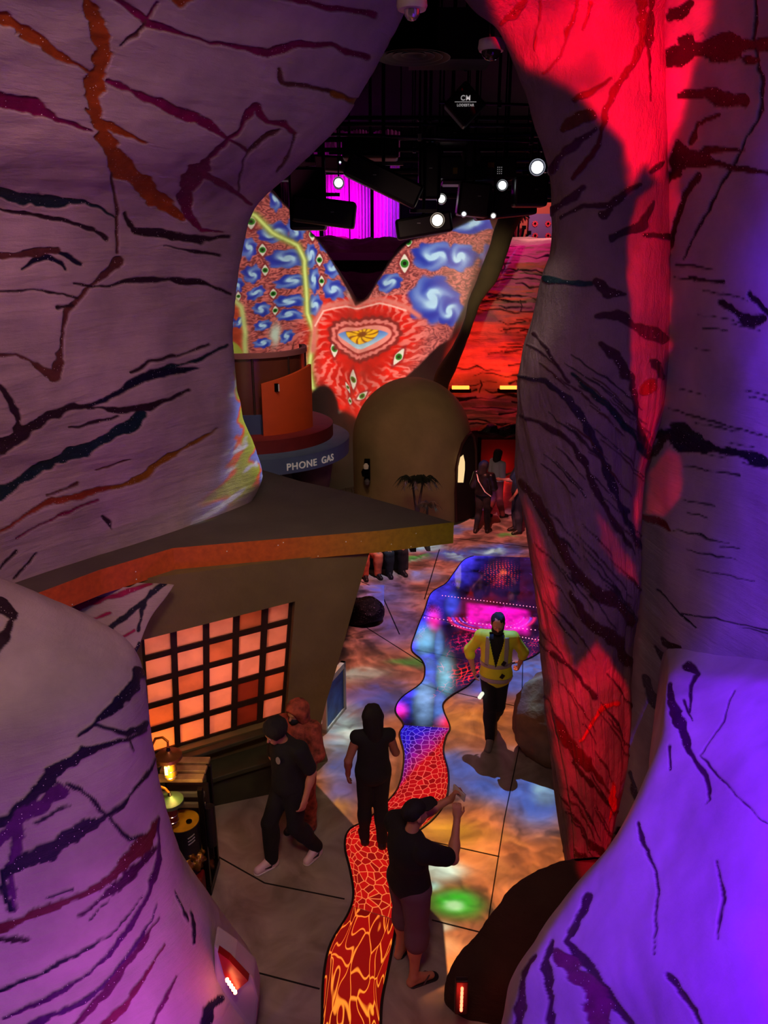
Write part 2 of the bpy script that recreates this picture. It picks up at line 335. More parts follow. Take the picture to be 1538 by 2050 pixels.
# ================================================================== ROCKS
OR = (158, 72, 16); MG = (120, 12, 74); NV = (22, 20, 48); TL = (16, 44, 54); DK = (44, 26, 38); BR = (92, 52, 48); MU = (140, 92, 20); RO = (140, 58, 34)
crA = [(OR, [(175, -40, 5), (175, 0, 6), (198, 50, 16), (212, 100, 18), (203, 143, 16), (195, 173, 20), (188, 212, 10), (195, 247, 12), (217, 287, 16), (237, 331, 19), (272, 356, 12), (306, 395, 18), (346, 425, 12), (366, 440, 6)]),
 (OR, [(-120, -10, 8), (0, 35, 14), (49, 59, 14), (99, 99, 10), (148, 128, 5), (183, 148, 4)]), (OR, [(195, 245, 10), (245, 265, 8), (292, 288, 2)]), (OR, [(170, 220, 2), (195, 240, 5)]),
 (MG, [(200, -40, 4), (232, 0, 4), (296, 44, 9), (346, 64, 6), (420, 91, 3), (494, 96, 5), (534, 109, 12), (593, 91, 8), (662, 86, 5), (731, 114, 8)]),
 (MG, [(540, -10, 6), (640, 12, 4), (745, 28, 6)]), (MG, [(296, 44, 6), (315, 10, 3)]), (BR, [(296, 44, 3), (275, 72, 3), (245, 95, 2)]), (OR, [(320, -20, 10), (365, 2, 14), (400, -10, 6)]),
 (MG, [(222, 165, 5), (296, 198, 7), (371, 232, 9), (420, 252, 10), (462, 284, 3), (499, 311, 3)]),
 (MG, [(-100, 150, 8), (0, 193, 14), (64, 212, 12), (109, 237, 8), (183, 264, 2)]),
 (MG, [(593, 272, 3), (568, 254, 7), (539, 247, 4), (516, 215, 7), (494, 237, 6), (487, 262, 4), (460, 287, 5), (420, 321, 5), (400, 346, 18), (371, 385, 14), (380, 435, 9), (405, 465, 3)]),
 (MG, [(400, 346, 8), (450, 375, 8), (505, 412, 3)]), (MG, [(405, 465, 3), (450, 466, 1)]),
 (TL, [(-80, 380, 8), (0, 390, 11), (74, 405, 12), (138, 405, 8), (173, 405, 3), (235, 437, 2)]), (DK, [(-60, 410, 2), (0, 423, 3), (120, 440, 4), (190, 460, 5), (215, 478, 5)]),
 (DK, [(250, 425, 3), (270, 460, 6), (340, 475, 8), (400, 482, 6), (460, 474, 3)]), (DK, [(330, 492, 2), (440, 512, 3)]), (NV, [(45, 540, 2), (75, 518, 5), (100, 512, 6), (120, 525, 6), (130, 538, 3)]),
 (NV, [(115, 500, 4), (135, 515, 5), (160, 528, 3)]), (BR, [(-20, 515, 5), (60, 508, 6), (115, 500, 8)]), (BR, [(560, 140, 3), (565, 165, 4), (640, 178, 3), (700, 196, 6), (720, 205, 9)]), (MU, [(668, 190, 5), (712, 204, 8)]),
 (BR, [(560, 262, 3), (530, 280, 5), (505, 308, 3), (488, 330, 2), (480, 390, 2)]), (BR, [(590, 272, 2), (580, 320, 3), (560, 350, 2)]), (BR, [(225, 345, 2), (232, 400, 2), (238, 440, 3), (235, 505, 4)]),
 (BR, [(240, 525, 11), (211, 550, 7), (183, 575, 4), (158, 603, 6), (135, 627, 5), (128, 663, 4), (123, 698, 5), (109, 754, 12), (84, 740, 5), (63, 722, 4), (35, 708, 4), (-40, 712, 3)]),
 (DK, [(183, 575, 3), (225, 572, 3), (250, 562, 4), (275, 560, 5), (350, 560, 6), (400, 568, 4), (465, 592, 2)]), (DK, [(-40, 585, 2), (80, 583, 2), (160, 598, 3)]), (DK, [(118, 617, 3), (150, 615, 3)]), (DK, [(150, 568, 2), (185, 573, 3)]),
 (DK, [(-60, 910, 10), (0, 894, 12), (35, 873, 10), (98, 835, 11), (147, 814, 6), (179, 814, 4)]), (NV, [(179, 816, 4), (246, 778, 5), (288, 754, 8), (334, 742, 12), (372, 742, 10), (400, 738, 2)]),
 (TL, [(334, 736, 5), (404, 719, 4), (456, 691, 3)]), (DK, [(262, 745, 2), (300, 724, 3), (420, 692, 2)]), (DK, [(-30, 750, 3), (0, 771, 3), (21, 806, 6), (32, 831, 8), (35, 863, 8)]),
 (TL, [(-60, 1000, 12), (0, 982, 13), (35, 961, 9), (88, 929, 8), (158, 901, 11), (211, 877, 11), (260, 849, 12), (281, 828, 10)]), (DK, [(176, 817, 3), (228, 820, 5), (298, 814, 6), (379, 782, 3)]), (DK, [(140, 858, 3), (235, 832, 3)]),
 (RO, [(-20, 1080, 3), (53, 1030, 4), (105, 1000, 7), (158, 993, 6), (228, 975, 4)]), (MU, [(228, 975, 4), (274, 961, 8), (334, 919, 6), (369, 898, 4), (439, 856, 2)]), (BR, [(95, 990, 3), (150, 968, 5)]),
 (MG, [(35, 1077, 2), (123, 1031, 3), (197, 1003, 2)]), (DK, [(210, 1035, 3), (220, 1045, 5), (225, 1062, 2)]), (DK, [(0, 1140, 2), (35, 1105, 3)]), (DK, [(30, 1160, 2), (75, 1108, 3)]), (BR, [(190, 940, 2), (262, 915, 2)])]
plA = rockmat('plaster_rock_left', (176, 160, 162), (1, 1, 5), .35)
def yD(D, z): return float(PIX((0, D, z))[1])
rowsA = []
def rA(ys, xr, Dr, D0):
    cols = []
    for k in range(9):
        f = k/8; D = D0+(Dr-D0)*(.8*f+.2*f**5); y = ys(D) if callable(ys) else ys
        cols.append((-420+(xr+420)*f, D, y))
    rowsA.append((0, cols))
rA(-420, 1010, 5.6, 3.0); rA(-200, 900, 6.2, 3.3); rA(0, 806, 6.8, 3.6); rA(90, 762, 7.0, 3.7); rA(210, 702, 7.2, 3.9); rA(290, 641, 7.3, 4.0); rA(350, 580, 7.5, 4.1); rA(410, 512, 7.7, 4.2)
rA(480, 486, 7.9, 4.2); rA(560, 470, 8.0, 4.2); rA(660, 461, 8.1, 4.2); rA(760, 464, 8.2, 4.2); rA(840, 481, 8.3, 4.3); rA(900, 506, 8.5, 4.4); rA(950, 519, 8.6, 4.6); rA(lambda D: .35*985+.65*yD(D, 3.3), 508, 8.6, 4.7); rA(lambda D: yD(D, 3.12), 488, 8.5, 4.7)
shell('rock_formation', rowsA, plA, crA, n=520, m=760, wrap=[(-.06, .22, 0), (-.35, .7, 0), (-1.4, 1.4, 0)], bumpamp=.05, groove=.035, strata=((.6, .6, 5), .018), seed=1)
tag(COL.objects[-1], 'massive pale rock formation rising from the flat roof to the ceiling, orange and magenta cracks', 'rock formation')
# lower left foreground mound
crB = [(DK, [(-60, 1200, 22), (0, 1222, 20), (28, 1236, 9)]), (DK, [(-20, 1320, 12), (5, 1280, 10), (25, 1245, 6)]), (NV, [(275, 1350, 12), (262, 1375, 14), (222, 1414, 9), (183, 1449, 3), (153, 1473, 2)]),
 (NV, [(183, 1449, 3), (222, 1462, 5), (250, 1470, 8), (292, 1448, 5)]), (NV, [(292, 1460, 3), (247, 1483, 5), (188, 1493, 6), (163, 1508, 12), (121, 1537, 16), (73, 1581, 15), (24, 1634, 10), (-40, 1668, 8)]), (DK, [(250, 1478, 4), (264, 1505, 1)]),
 ((84, 30, 100), [(120, 1580, 12), (70, 1620, 16), (20, 1660, 16), (-40, 1700, 10)]), ((84, 30, 100), [(40, 1660, 12), (20, 1740, 10), (30, 1820, 6)]), (NV, [(140, 1612, 2), (70, 1648, 4)]),
 (NV, [(133, 1569, 4), (160, 1578, 5), (181, 1593, 5), (200, 1622, 4), (218, 1632, 3), (258, 1682, 3), (284, 1672, 2)]),
 (NV, [(310, 1520, 2), (302, 1541, 3), (250, 1605, 5), (210, 1634, 6), (161, 1662, 13), (101, 1698, 17), (40, 1730, 13), (8, 1751, 10), (10, 1790, 6), (24, 1819, 8)]),
 ((96, 30, 44), [(318, 1640, 5), (306, 1662, 10), (282, 1698, 15), (226, 1755, 11), (181, 1783, 9), (121, 1811, 7), (60, 1835, 9), (-30, 1870, 8)]), ((60, 8, 60), [(312, 1700, 4), (298, 1710, 6), (250, 1759, 12), (202, 1803, 5), (157, 1835, 2)]),
 (DK, [(-30, 1885, 6), (60, 1880, 4)]), ((70, 10, 84), [(318, 1640, 3), (316, 1722, 5), (298, 1787, 6), (262, 1847, 5), (218, 1908, 4), (161, 1956, 3), (101, 1997, 5), (8, 2033, 2)]),
 (NV, [(282, 1797, 1), (230, 1860, 2), (181, 1894, 3), (81, 1952, 4), (-20, 1990, 4)]), ((70, 20, 90), [(310, 1811, 1), (282, 1876, 4), (222, 1956, 4), (161, 2005, 5), (60, 2049, 6)]),
 ((90, 14, 70), [(314, 1835, 2), (278, 1896, 5), (222, 1968, 7), (169, 2029, 5), (130, 2070, 4)]), ((110, 20, 60), [(327, 1892, 2), (290, 1956, 4), (242, 2017, 7), (190, 2070, 6)]), ((90, 14, 70), [(349, 1956, 3), (323, 2013, 4), (290, 2070, 3)]),
 (NV, [(350, 1785, 2), (368, 1830, 3), (374, 1845, 1)]), (NV, [(382, 1828, 3), (389, 1860, 4), (388, 1890, 2)]), (NV, [(438, 2000, 8), (421, 2013, 11), (408, 2050, 12)]), (NV, [(145, 1780, 2), (95, 1800, 2)]), (NV, [(220, 1800, 1), (180, 1840, 2)])]
def rB(z, x, D=4.6, xl=-900, q=.62): return (yD(D, z), xl, x, D, q)
rowsB = []
for y, x in ((2120, 545), (2060, 512), (2010, 512), (1960, 478), (1890, 432), (1830, 392), (1760, 352), (1650, 322), (1560, 304), (1450, 288), (1390, 278), (1345, 262), (1310, 222), (1262, 130), (1215, 30), (1180, -80), (1150, -260), (1140, -420)):
    rowsB.append((y, -900, x, 4.65, .46))
loft('rock_mound', rowsB, plA, crB, n=700, m=520, expo=2.3, bumpamp=.03, groove=.03, strata=((1, 1, 6), .01), seed=2)
tag(COL.objects[-1], 'rounded pale rock mound filling the lower left corner, with navy and red cracks', 'rock formation')
crA2 = [((150, 14, 80), [(80, 1255, 4), (160, 1215, 6), (300, 1168, 3)]), (NV, [(170, 1288, 4), (250, 1235, 6), (290, 1200, 5), (330, 1168, 6)]), (NV, [(280, 1262, 3), (283, 1220, 4), (300, 1185, 3)]), ((150, 14, 80), [(130, 1265, 3), (220, 1225, 3)]),
 ((150, 14, 80), [(200, 1300, 3), (270, 1262, 2)]), ((150, 14, 80), [(235, 1322, 3), (285, 1292, 2)]), (NV, [(180, 1275, 3), (240, 1290, 2)]), (NV, [(262, 1320, 4), (280, 1290, 3)])]
loft('rock_column', [(yD(6.72, 2.97), 60, 348, 6.72, .08), (yD(6.72, 2.97)+22, 60, 334, 6.68, .08), (1240, 50, 300, 6.6, .1), (1300, 40, 277, 6.5, .12), (1350, 30, 262, 6.4, .12), (1600, 0, 262, 6.1, .15), (1850, -40, 262, 5.8, .15)], plA, crA2, n=260, m=260, bumpamp=.01, groove=.02, seed=3)
tag(COL.objects[-1], 'pink lit rock column under the orange roof edge, left of the gridded window', 'rock formation')
# right twisted column
DM = (58, 20, 40); BN = (74, 30, 34); RG = (190, 16, 30); GN = (16, 40, 44)
crC = [((90, 6, 30), [(1280, -40, 8), (1287, 30, 10), (1294, 75, 13), (1268, 124, 6), (1230, 180, 6), (1208, 233, 5), (1200, 286, 6), (1185, 312, 7), (1148, 357, 3)]), ((60, 6, 20), [(1307, -30, 4), (1307, 0, 4), (1300, 75, 8), (1302, 131, 3), (1304, 199, 1)]),
 ((110, 10, 30), [(1158, -20, 2), (1155, 19, 3), (1137, 64, 4), (1121, 113, 2), (1088, 146, 2)]), ((110, 10, 30), [(1185, 8, 4), (1167, 60, 2)]), ((110, 10, 40), [(1052, 4, 7), (1025, 30, 10), (1005, 49, 5)]), ((110, 10, 30), [(1084, 0, 2), (1076, 70, 1), (1069, 98, 2)]),
 ((92, 40, 26), [(1129, 259, 6), (1159, 240, 12), (1185, 235, 8)]), ((92, 20, 26), [(1155, 203, 4), (1185, 184, 5), (1223, 158, 2)]), ((70, 10, 56), [(1107, 342, 6), (1129, 308, 9), (1163, 282, 9), (1193, 259, 4)]), ((64, 14, 50), [(1100, 428, 8), (1140, 402, 7), (1170, 376, 6)]),
 (DM, [(1125, 436, 3), (1170, 413, 4), (1223, 410, 7), (1246, 391, 7), (1279, 368, 3)]), (DM, [(1208, 434, 9), (1225, 420, 6)]), (DK, [(1227, 477, 8), (1257, 466, 8), (1283, 451, 9), (1298, 425, 5), (1306, 406, 3)]), (DK, [(1290, 473, 4), (1328, 473, 7)]),
 (DK, [(1300, 345, 4), (1315, 330, 5), (1324, 326, 2)]), (TL, [(1095, 560, 6), (1129, 564, 8), (1185, 567, 5)]), (DM, [(1193, 564, 9), (1219, 586, 13), (1249, 590, 3)]), (DM, [(1193, 635, 4), (1238, 628, 12), (1261, 654, 7), (1298, 665, 12), (1328, 676, 10)]),
 (DM, [(1204, 691, 5), (1238, 725, 13), (1261, 755, 9), (1276, 830, 4), (1291, 883, 6), (1302, 909, 10)]), ((110, 24, 24), [(1292, 780, 12), (1302, 770, 14)]), (DK, [(1313, 733, 13), (1330, 751, 8)]), (DM, [(1073, 672, 3), (1110, 725, 3), (1140, 762, 3)]),
 (GN, [(1148, 748, 3), (1193, 793, 6), (1223, 819, 9), (1249, 842, 9), (1272, 872, 4), (1298, 913, 5)]), ((44, 22, 52), [(1035, 755, 3), (1091, 766, 5), (1140, 800, 7), (1170, 845, 8), (1200, 905, 9), (1230, 969, 7), (1257, 1041, 7), (1279, 1093, 5)]),
 (DM, [(1035, 834, 2), (1084, 853, 4), (1137, 883, 5), (1170, 928, 6), (1200, 988, 8), (1223, 1033, 6), (1268, 1108, 3)]), (BN, [(1040, 962, 4), (1073, 1011, 8), (1099, 1052, 9), (1125, 1101, 10), (1155, 1150, 12), (1193, 1184, 15), (1242, 1214, 15), (1264, 1251, 9)]),
 (BN, [(1140, 1184, 5), (1170, 1229, 8), (1200, 1259, 13), (1238, 1289, 13), (1261, 1334, 8)]), (DM, [(1099, 1308, 4), (1148, 1345, 5), (1193, 1394, 6)]), ((84, 8, 26), [(1103, 1425, 4), (1125, 1474, 8), (1155, 1515, 13), (1193, 1553, 5), (1234, 1598, 3)]),
 ((60, 8, 24), [(1144, 1534, 4), (1185, 1575, 4), (1234, 1628, 4)]), ((70, 8, 30), [(1152, 1703, 7), (1178, 1726, 12), (1205, 1741, 9)]), ((70, 8, 30), [(1180, 1690, 5), (1215, 1712, 9)]), (RG, [(1159, 1489, 3), (1185, 1455, 5), (1215, 1418, 5), (1245, 1410, 4)]), (RG, [(1232, 1570, 3), (1228, 1600, 5), (1224, 1650, 2)])]
for k in range(64):                    # fine raked streaks that follow the twist of the column
    x = random.uniform(1045, 1225); y = random.uniform(690, 1640); L_ = random.uniform(40, 130); s = .75+.9*(y-700)/900
    crC.append((random.choice([DM, BN, DK]), [(x, y, .8), (x+L_*.5/s, y+L_*.42, random.uniform(1.2, 2.4)), (x+L_/s, y+L_, .8)]))
plC = rockmat('plaster_rock_column', (126, 100, 106), (3, 3, 1.2), .8, mott=.3)
rowsC = [(-420, 600, 1500, 5.6, .6), (-150, 820, 1420, 5.8, .6), (0, 935, 1356, 5.9, .62), (60, 998, 1346, 6, .62), (170, 1050, 1340, 6, .65), (250, 1073, 1338, 6, .68), (330, 1099, 1336, 6, .7), (430, 1107, 1335, 6, .7), (500, 1105, 1338, 6, .7), (560, 1085, 1341, 6, .7), (640, 1069, 1342, 6, .7),
 (720, 1041, 1341, 6, .7), (800, 1030, 1334, 6, .7), (900, 1034, 1306, 6, .7), (970, 1037, 1290, 6, .75), (1150, 1060, 1279, 6, .8), (1300, 1079, 1270, 6, .85), (1450, 1091, 1263, 6, .9), (1600, 1114, 1243, 6, .9), (1700, 1127, 1226, 6, .95), (1800, 1138, 1205, 6, 1), (1930, 1148, 1195, 6, 1)]
def twist(V, px, py):
    th = np.arctan2(V[:, 1]-6.0, V[:, 0]-1.9); return .05*np.maximum(0, fbm(np.stack([th*5+V[:, 2]*2.2, V[:, 2]*.6, 0*th], -1), 4, 77)+.25)*sstep(5.9, 4.4, V[:, 2])
loft('rock_column', rowsC, plC, crC, n=520, m=950, expo=1.8, bumpamp=.05, groove=.03, strata=((7, 7, 2), .012), seed=4, extra=twist)
tag(COL.objects[-1], 'twisted dark rock column with red lit ridges between the hall and the violet wall', 'rock formation')
# wall right of it and the violet ledge
crD = [(DK, [(1336, 124, 14), (1381, 98, 24), (1430, 94, 26), (1486, 90, 20), (1538, 90, 16), (1700, 80, 10)]), (DK, [(1336, 38, 8), (1366, 26, 15), (1385, 6, 8)]), (DK, [(1362, 195, 8), (1411, 188, 9), (1449, 203, 18), (1486, 199, 12)]),
 (NV, [(1514, -40, 3), (1514, 0, 3), (1512, 75, 4), (1527, 150, 3), (1527, 218, 4), (1497, 271, 2), (1479, 319, 3), (1441, 380, 2), (1400, 451, 2), (1366, 519, 1)]), (DK, [(1500, 116, 8), (1520, 122, 6)]),
 (DM, [(1321, 376, 8), (1351, 346, 11), (1358, 286, 8), (1373, 319, 15), (1411, 315, 15), (1418, 297, 7), (1494, 297, 2)]), (DM, [(1411, 325, 10), (1449, 327, 6), (1538, 346, 6), (1700, 370, 5)]), (DM, [(1332, 519, 4), (1343, 485, 8), (1366, 395, 6), (1403, 350, 6)]),
 (DM, [(1385, 285, 6), (1400, 250, 6), (1440, 230, 3)]), (NV, [(1351, 530, 2), (1430, 537, 1)]), (NV, [(1377, 556, 3), (1445, 564, 3)]), (NV, [(1441, 605, 5), (1467, 620, 9), (1497, 646, 12), (1524, 639, 7)]), (NV, [(1500, 590, 4), (1545, 640, 6)]),
 (NV, [(1328, 868, 10), (1355, 877, 20), (1392, 890, 19), (1449, 902, 12), (1494, 913, 10), (1538, 928, 12), (1700, 950, 10)]), (GN, [(1345, 853, 6), (1365, 858, 10), (1403, 872, 7)]), ((120, 10, 40), [(1291, 1033, 5), (1317, 1041, 7), (1343, 1060, 3)]),
 (DM, [(1310, 870, 8), (1330, 880, 14), (1310, 910, 8)]), (NV, [(1340, 820, 1), (1430, 845, 2), (1600, 895, 1)]), (NV, [(1370, 935, 1), (1480, 950, 2)]), (NV, [(1365, 1000, 1), (1430, 1012, 1)]), (NV, [(1373, 1225, 2), (1450, 1240, 1), (1600, 1275, 2)]), (NV, [(1320, 1180, 2), (1400, 1255, 2)]),
 (DM, [(1326, 1278, 8), (1358, 1304, 11), (1381, 1326, 8), (1396, 1345, 4)]), (DM, [(1306, 1296, 4), (1328, 1326, 13), (1343, 1364, 12), (1351, 1394, 8)]), (DM, [(1283, 1358, 8), (1306, 1414, 11), (1332, 1380, 8)]), (DM, [(1261, 1545, 5), (1276, 1598, 7)]), (DM, [(1238, 1662, 8), (1232, 1700, 6)])]
for k in range(24):
    x = random.uniform(1340, 1560); y = random.uniform(480, 1300); L_ = random.uniform(25, 110)
    crD.append((NV, [(x, y, .7), (x+L_*.5, y+L_*.09, random.uniform(1.0, 1.7)), (x+L_, y+L_*.22, .7)]))
plD = rockmat('plaster_rock_wall', (176, 160, 176), (1, 1, 8), .4); plE = rockmat('plaster_rock_ledge', (190, 172, 190), (1, 1, 2), .12)
rowsD = []
for y, o in ((-450, -.7), (-150, -.3), (100, 0), (400, .1), (700, .05), (1000, 0), (1200, -.05), (1330, -.1), (1450, .0), (1600, .1), (1800, .0)):
    rowsD.append((y, [(x, D+o) for x, D in ((1200, 6.9), (1260, 6.5), (1320, 5.95), (1345, 5.75), (1400, 5.45), (1470, 5.1), (1540, 4.75), (1650, 4.25), (1800, 3.7), (2000, 3.1))]))
shell('rock_wall', rowsD, plD, crD, n=460, m=760, bumpamp=.06, groove=.03, strata=((1, 1, 6), .016), seed=5)
tag(COL.objects[-1], 'grey violet cracked rock wall at the right edge, behind the twisted column', 'rock formation')
PU = (70, 4, 70)
crE = [(PU, [(1340, 1370, 6), (1345, 1400, 8), (1358, 1444, 11), (1381, 1500, 8), (1396, 1527, 4), (1415, 1553, 4), (1422, 1598, 4), (1415, 1612, 1)]), (PU, [(1375, 1325, 9), (1396, 1345, 5), (1384, 1375, 3)]), (PU, [(1340, 1493, 3), (1343, 1540, 2)]),
 (PU, [(1279, 1651, 6), (1291, 1688, 4), (1313, 1741, 3), (1317, 1793, 2), (1309, 1914, 1)]), (PU, [(1178, 1790, 8), (1159, 1839, 6), (1137, 1884, 8), (1170, 1929, 11), (1200, 1966, 9), (1223, 2004, 7), (1261, 2045, 8), (1300, 2100, 6)]),
 ((120, 8, 96), [(1118, 1906, 14), (1155, 1944, 18), (1185, 1981, 20), (1200, 2026, 24), (1205, 2080, 20)]), (PU, [(1103, 1884, 5), (1091, 1929, 9), (1099, 1981, 9), (1101, 2038, 8), (1110, 2100, 6)]), (PU, [(1069, 1914, 5), (1046, 1970, 8), (1036, 2060, 10)]),
 (PU, [(1336, 1951, 4), (1366, 1989, 5), (1403, 2050, 4)]), (PU, [(1437, 1726, 2), (1449, 1801, 3), (1430, 1880, 1)]), (PU, [(1469, 1380, 1), (1449, 1444, 1.5), (1403, 1515, 1.5), (1479, 1594, 1.5), (1545, 1660, 1)]), (PU, [(1370, 1400, 2), (1385, 1440, 1)]), (PU, [(1384, 1375, 3), (1380, 1420, 1.5)])]
rowsE = [(1290, [(1345, 5.7), (1420, 5.3), (1538, 4.9), (1650, 4.5), (1800, 4.0), (2000, 3.4)]), (1335, [(1345, 5.3), (1420, 5.0), (1538, 4.5), (1650, 4.1), (1800, 3.5), (2000, 2.9)]),
 (1400, [(1342, 4.7), (1420, 4.45), (1538, 4.0), (1650, 3.6), (1800, 3.1), (2000, 2.5)]), (1480, [(1336, 4.3), (1420, 4.0), (1538, 3.6), (1650, 3.2), (1800, 2.8), (2000, 2.3)]), (1590, [(1290, 4.0), (1400, 3.6), (1538, 3.15), (1650, 2.85), (1800, 2.5), (2000, 2.1)]),
 (1690, [(1238, 3.9), (1370, 3.4), (1520, 2.9), (1650, 2.6), (1800, 2.3), (2000, 1.95)]), (1790, [(1152, 3.85), (1320, 3.25), (1500, 2.7), (1650, 2.4), (1800, 2.1), (2000, 1.8)]), (1880, [(1090, 3.8), (1290, 3.1), (1480, 2.55), (1650, 2.25), (1800, 1.95), (2000, 1.7)]),
 (1960, [(1042, 3.75), (1260, 3.0), (1460, 2.45), (1650, 2.1), (1800, 1.85), (2000, 1.6)]), (2060, [(1016, 3.65), (1240, 2.9), (1450, 2.3), (1650, 1.95), (1800, 1.7), (2000, 1.5)]), (2300, [(960, 3.4), (1200, 2.6), (1430, 2.05), (1650, 1.7), (1800, 1.5), (2000, 1.35)])]
shell('rock_ledge', rowsE, plE, crE, n=420, m=460, lwrap=[(.5, 1.0, -2.0), (.15, .55, -.9), (.03, .22, -.22)], bumpamp=.05, groove=.025, strata=((1, 1, 3), .012), seed=6)
tag(COL.objects[-1], 'bright violet rock ledge sloping into the lower right corner', 'rock formation')
plG = rockmat('dark_rock', (64, 44, 36), (1, 1, 4), .6, mott=.35)
loft('rock_slope', [(2150, 862, 1560, 4.75, .25), (2050, 882, 1480, 4.8, .25), (1985, 890, 1450, 4.85, .25), (1935, 908, 1430, 4.9, .25), (1880, 950, 1400, 5.0, .25), (1810, 1000, 1380, 5.1, .25), (1760, 1045, 1360, 5.2, .25), (1735, 1090, 1340, 5.25, .2), (1722, 1150, 1300, 5.25, .1)], plG, [], n=260, m=260, bumpamp=.05, seed=7, bscale=3)
tag(COL.objects[-1], 'dark brown rock slope at the foot of the twisted column, holding a red lamp', 'rock formation')
def boulder(x, y, zc, r, label, name='boulder', seed=0, ry=None, cat='boulder', mt=None, group=None):
    g = PZ(x, y, zc); n, m = 48, 34; th = np.linspace(0, 2*np.pi, n, endpoint=False); ph = np.linspace(-np.pi/2+.02, np.pi/2-.02, m)
    d = np.stack([np.cos(ph)[:, None]*np.cos(th), np.cos(ph)[:, None]*np.sin(th), np.sin(ph)[:, None]+0*th], -1)
    rr = np.random.default_rng(seed); pl = rr.normal(size=(14, 3)); pl /= np.linalg.norm(pl, axis=1, keepdims=True)
    q = np.max(np.clip(d @ pl.T, 0, None)**5, axis=-1); sc = .80/np.maximum(np.max(d @ pl.T, axis=-1), .55)
    V = d*np.minimum(sc, 1.1)[..., None]*np.array(r)*(1+.06*fbm(d*3, 3, seed)[..., None]) + np.array(g)
    V[..., 2] = np.maximum(V[..., 2], 0.0)
    o = link(name, mesh_np(name, V.reshape(-1, 3), grid_faces(m, n, True)), mt or plG)
    return tag(o, label, cat, group)
mbd = mat('boulder_tan', (128, 96, 62), .85, noise=.25, nscale=5, bump=.4, bscale=20)
boulder(1095, 1450, .45, (.50, .42, .62), 'large tan boulder beside the twisted column, right of the man in yellow', seed=5, mt=mbd)
boulder(727, 1225, .16, (.34, .28, .26), 'dark low boulder beside the leaning building corner', seed=9)
# ================================================================== HALL
blk = mat('black_paint', (7, 6, 8), .95, spec=.1)
def boxo(name, c, d, m, parent=None, bevel=0, kind=None):
    o = MB().box(c, d).build(name, m, parent, bevel)
    if kind: o['kind'] = kind
    return o
# floor
fm = bpy.data.materials.new('stained_concrete'); fm.use_nodes = True; nt = fm.node_tree; b = nt.nodes['Principled BSDF']; N = nt.nodes; L = nt.links
tc = N.new('ShaderNodeTexCoord'); n1 = N.new('ShaderNodeTexNoise'); n1.inputs['Scale'].default_value = 2.2; n1.inputs['Detail'].default_value = 9; n1.inputs['Distortion'].default_value = 1.2; L.new(tc.outputs['Object'], n1.inputs['Vector'])
cr = N.new('ShaderNodeValToRGB'); cr.color_ramp.elements[0].position = .3; cr.color_ramp.elements[1].position = .72
cr.color_ramp.elements[0].color = (.20, .16, .14, 1); cr.color_ramp.elements[1].color = (.42, .36, .32, 1); L.new(n1.outputs['Fac'], cr.inputs[0])
L.new(cr.outputs[0], b.inputs['Base Color']); b.inputs['Roughness'].default_value = .42; b.inputs['Specular IOR Level'].default_value = .35
floor = MB().box((0, 10, -.1), (16, 34, .2)).build('floor', fm); floor['kind'] = 'structure'
# saw-cut joints
jm = mat('joint_black', (14, 10, 9), .9)
def strip(pts, wd, z0=0.0, z1=.004):
    g = [PZ(x, y, 0) for x, y in pts]; mb = MB()
    for a, c in zip(g[:-1], g[1:]):
        dv = (c-a).normalized(); nn = Vector((-dv.y, dv.x, 0))*wd/2
        mb.add([(p.x, p.y, z) for z in (z0, z1) for p in (a-nn, a+nn, c+nn, c-nn)], [(0, 3, 2, 1), (4, 5, 6, 7), (0, 1, 5, 4), (1, 2, 6, 5), (2, 3, 7, 6), (3, 0, 4, 7)])
    return mb
for k, (pts, wd) in enumerate([([(1047, 1320), (1043, 1480), (1010, 1640), (975, 1860), (962, 1960)], .012), ([(820, 1560+115), (1000, 1715)], .012), ([(865, 1842), (968, 1868)], .012), ([(905, 1385), (1060, 1420)], .012),
        ([(410, 1700), (530, 1768), (690, 1800)], .014), ([(430, 1925), (640, 1980)], .014), ([(640, 1130), (760, 1180), (800, 1270)], .02), ([(700, 1235), (850, 1330)], .016), ([(880, 1100), (850, 1200)], .02), ([(760, 1060), (1060, 1095)], .02)]):
    o = strip(pts, wd).build('trim_%d' % (k+1), jm); o['kind'] = 'structure'
MB().box((0, 10, 9.6), (16, 34, .3)).build('ceiling', blk)['kind'] = 'structure'
MB().box((0, 27.2, 4.7), (16, .4, 10)).build('wall_back', blk)['kind'] = 'structure'
MB().box((-8.1, 10, 4.7), (.3, 34, 10)).build('wall_left', blk)['kind'] = 'structure'
MB().box((8.1, 10, 4.7), (.3, 34, 10)).build('wall_right', blk)['kind'] = 'structure'
MB().box((0, -7.1, 4.7), (16, .3, 10)).build('wall_front', blk)['kind'] = 'structure'
# ---- light channel sunk in the floor
LE = [(640, 2090), (645, 2050), (648, 1960), (662, 1890), (697, 1830), (708, 1790), (701, 1740), (691, 1695), (699, 1662), (737, 1640), (785, 1595), (803, 1560), (809, 1510), (800, 1470), (808, 1450), (792, 1424), (803, 1398), (843, 1368), (851, 1342), (845, 1322), (824, 1300), (833, 1265), (850, 1222), (863, 1188), (893, 1168), (908, 1148), (928, 1122), (950, 1113)]
RE = [(765, 2090), (762, 2050), (765, 2000), (775, 1950), (790, 1870), (797, 1800), (797, 1750), (790, 1705), (812, 1682), (866, 1640), (893, 1600), (898, 1550), (888, 1505), (893, 1475), (901, 1456), (889, 1425), (888, 1408), (905, 1392), (935, 1374), (958, 1354), (1000, 1335), (1060, 1318), (1100, 1290), (1140, 1262), (1150, 1220), (1140, 1180), (1130, 1140), (1120, 1118)]
def smooth(pl, n):
    return crs(np.array(pl, float), n)
nl, nw = 640, 110
le = smooth(LE, nl); re_ = smooth(RE, nl)
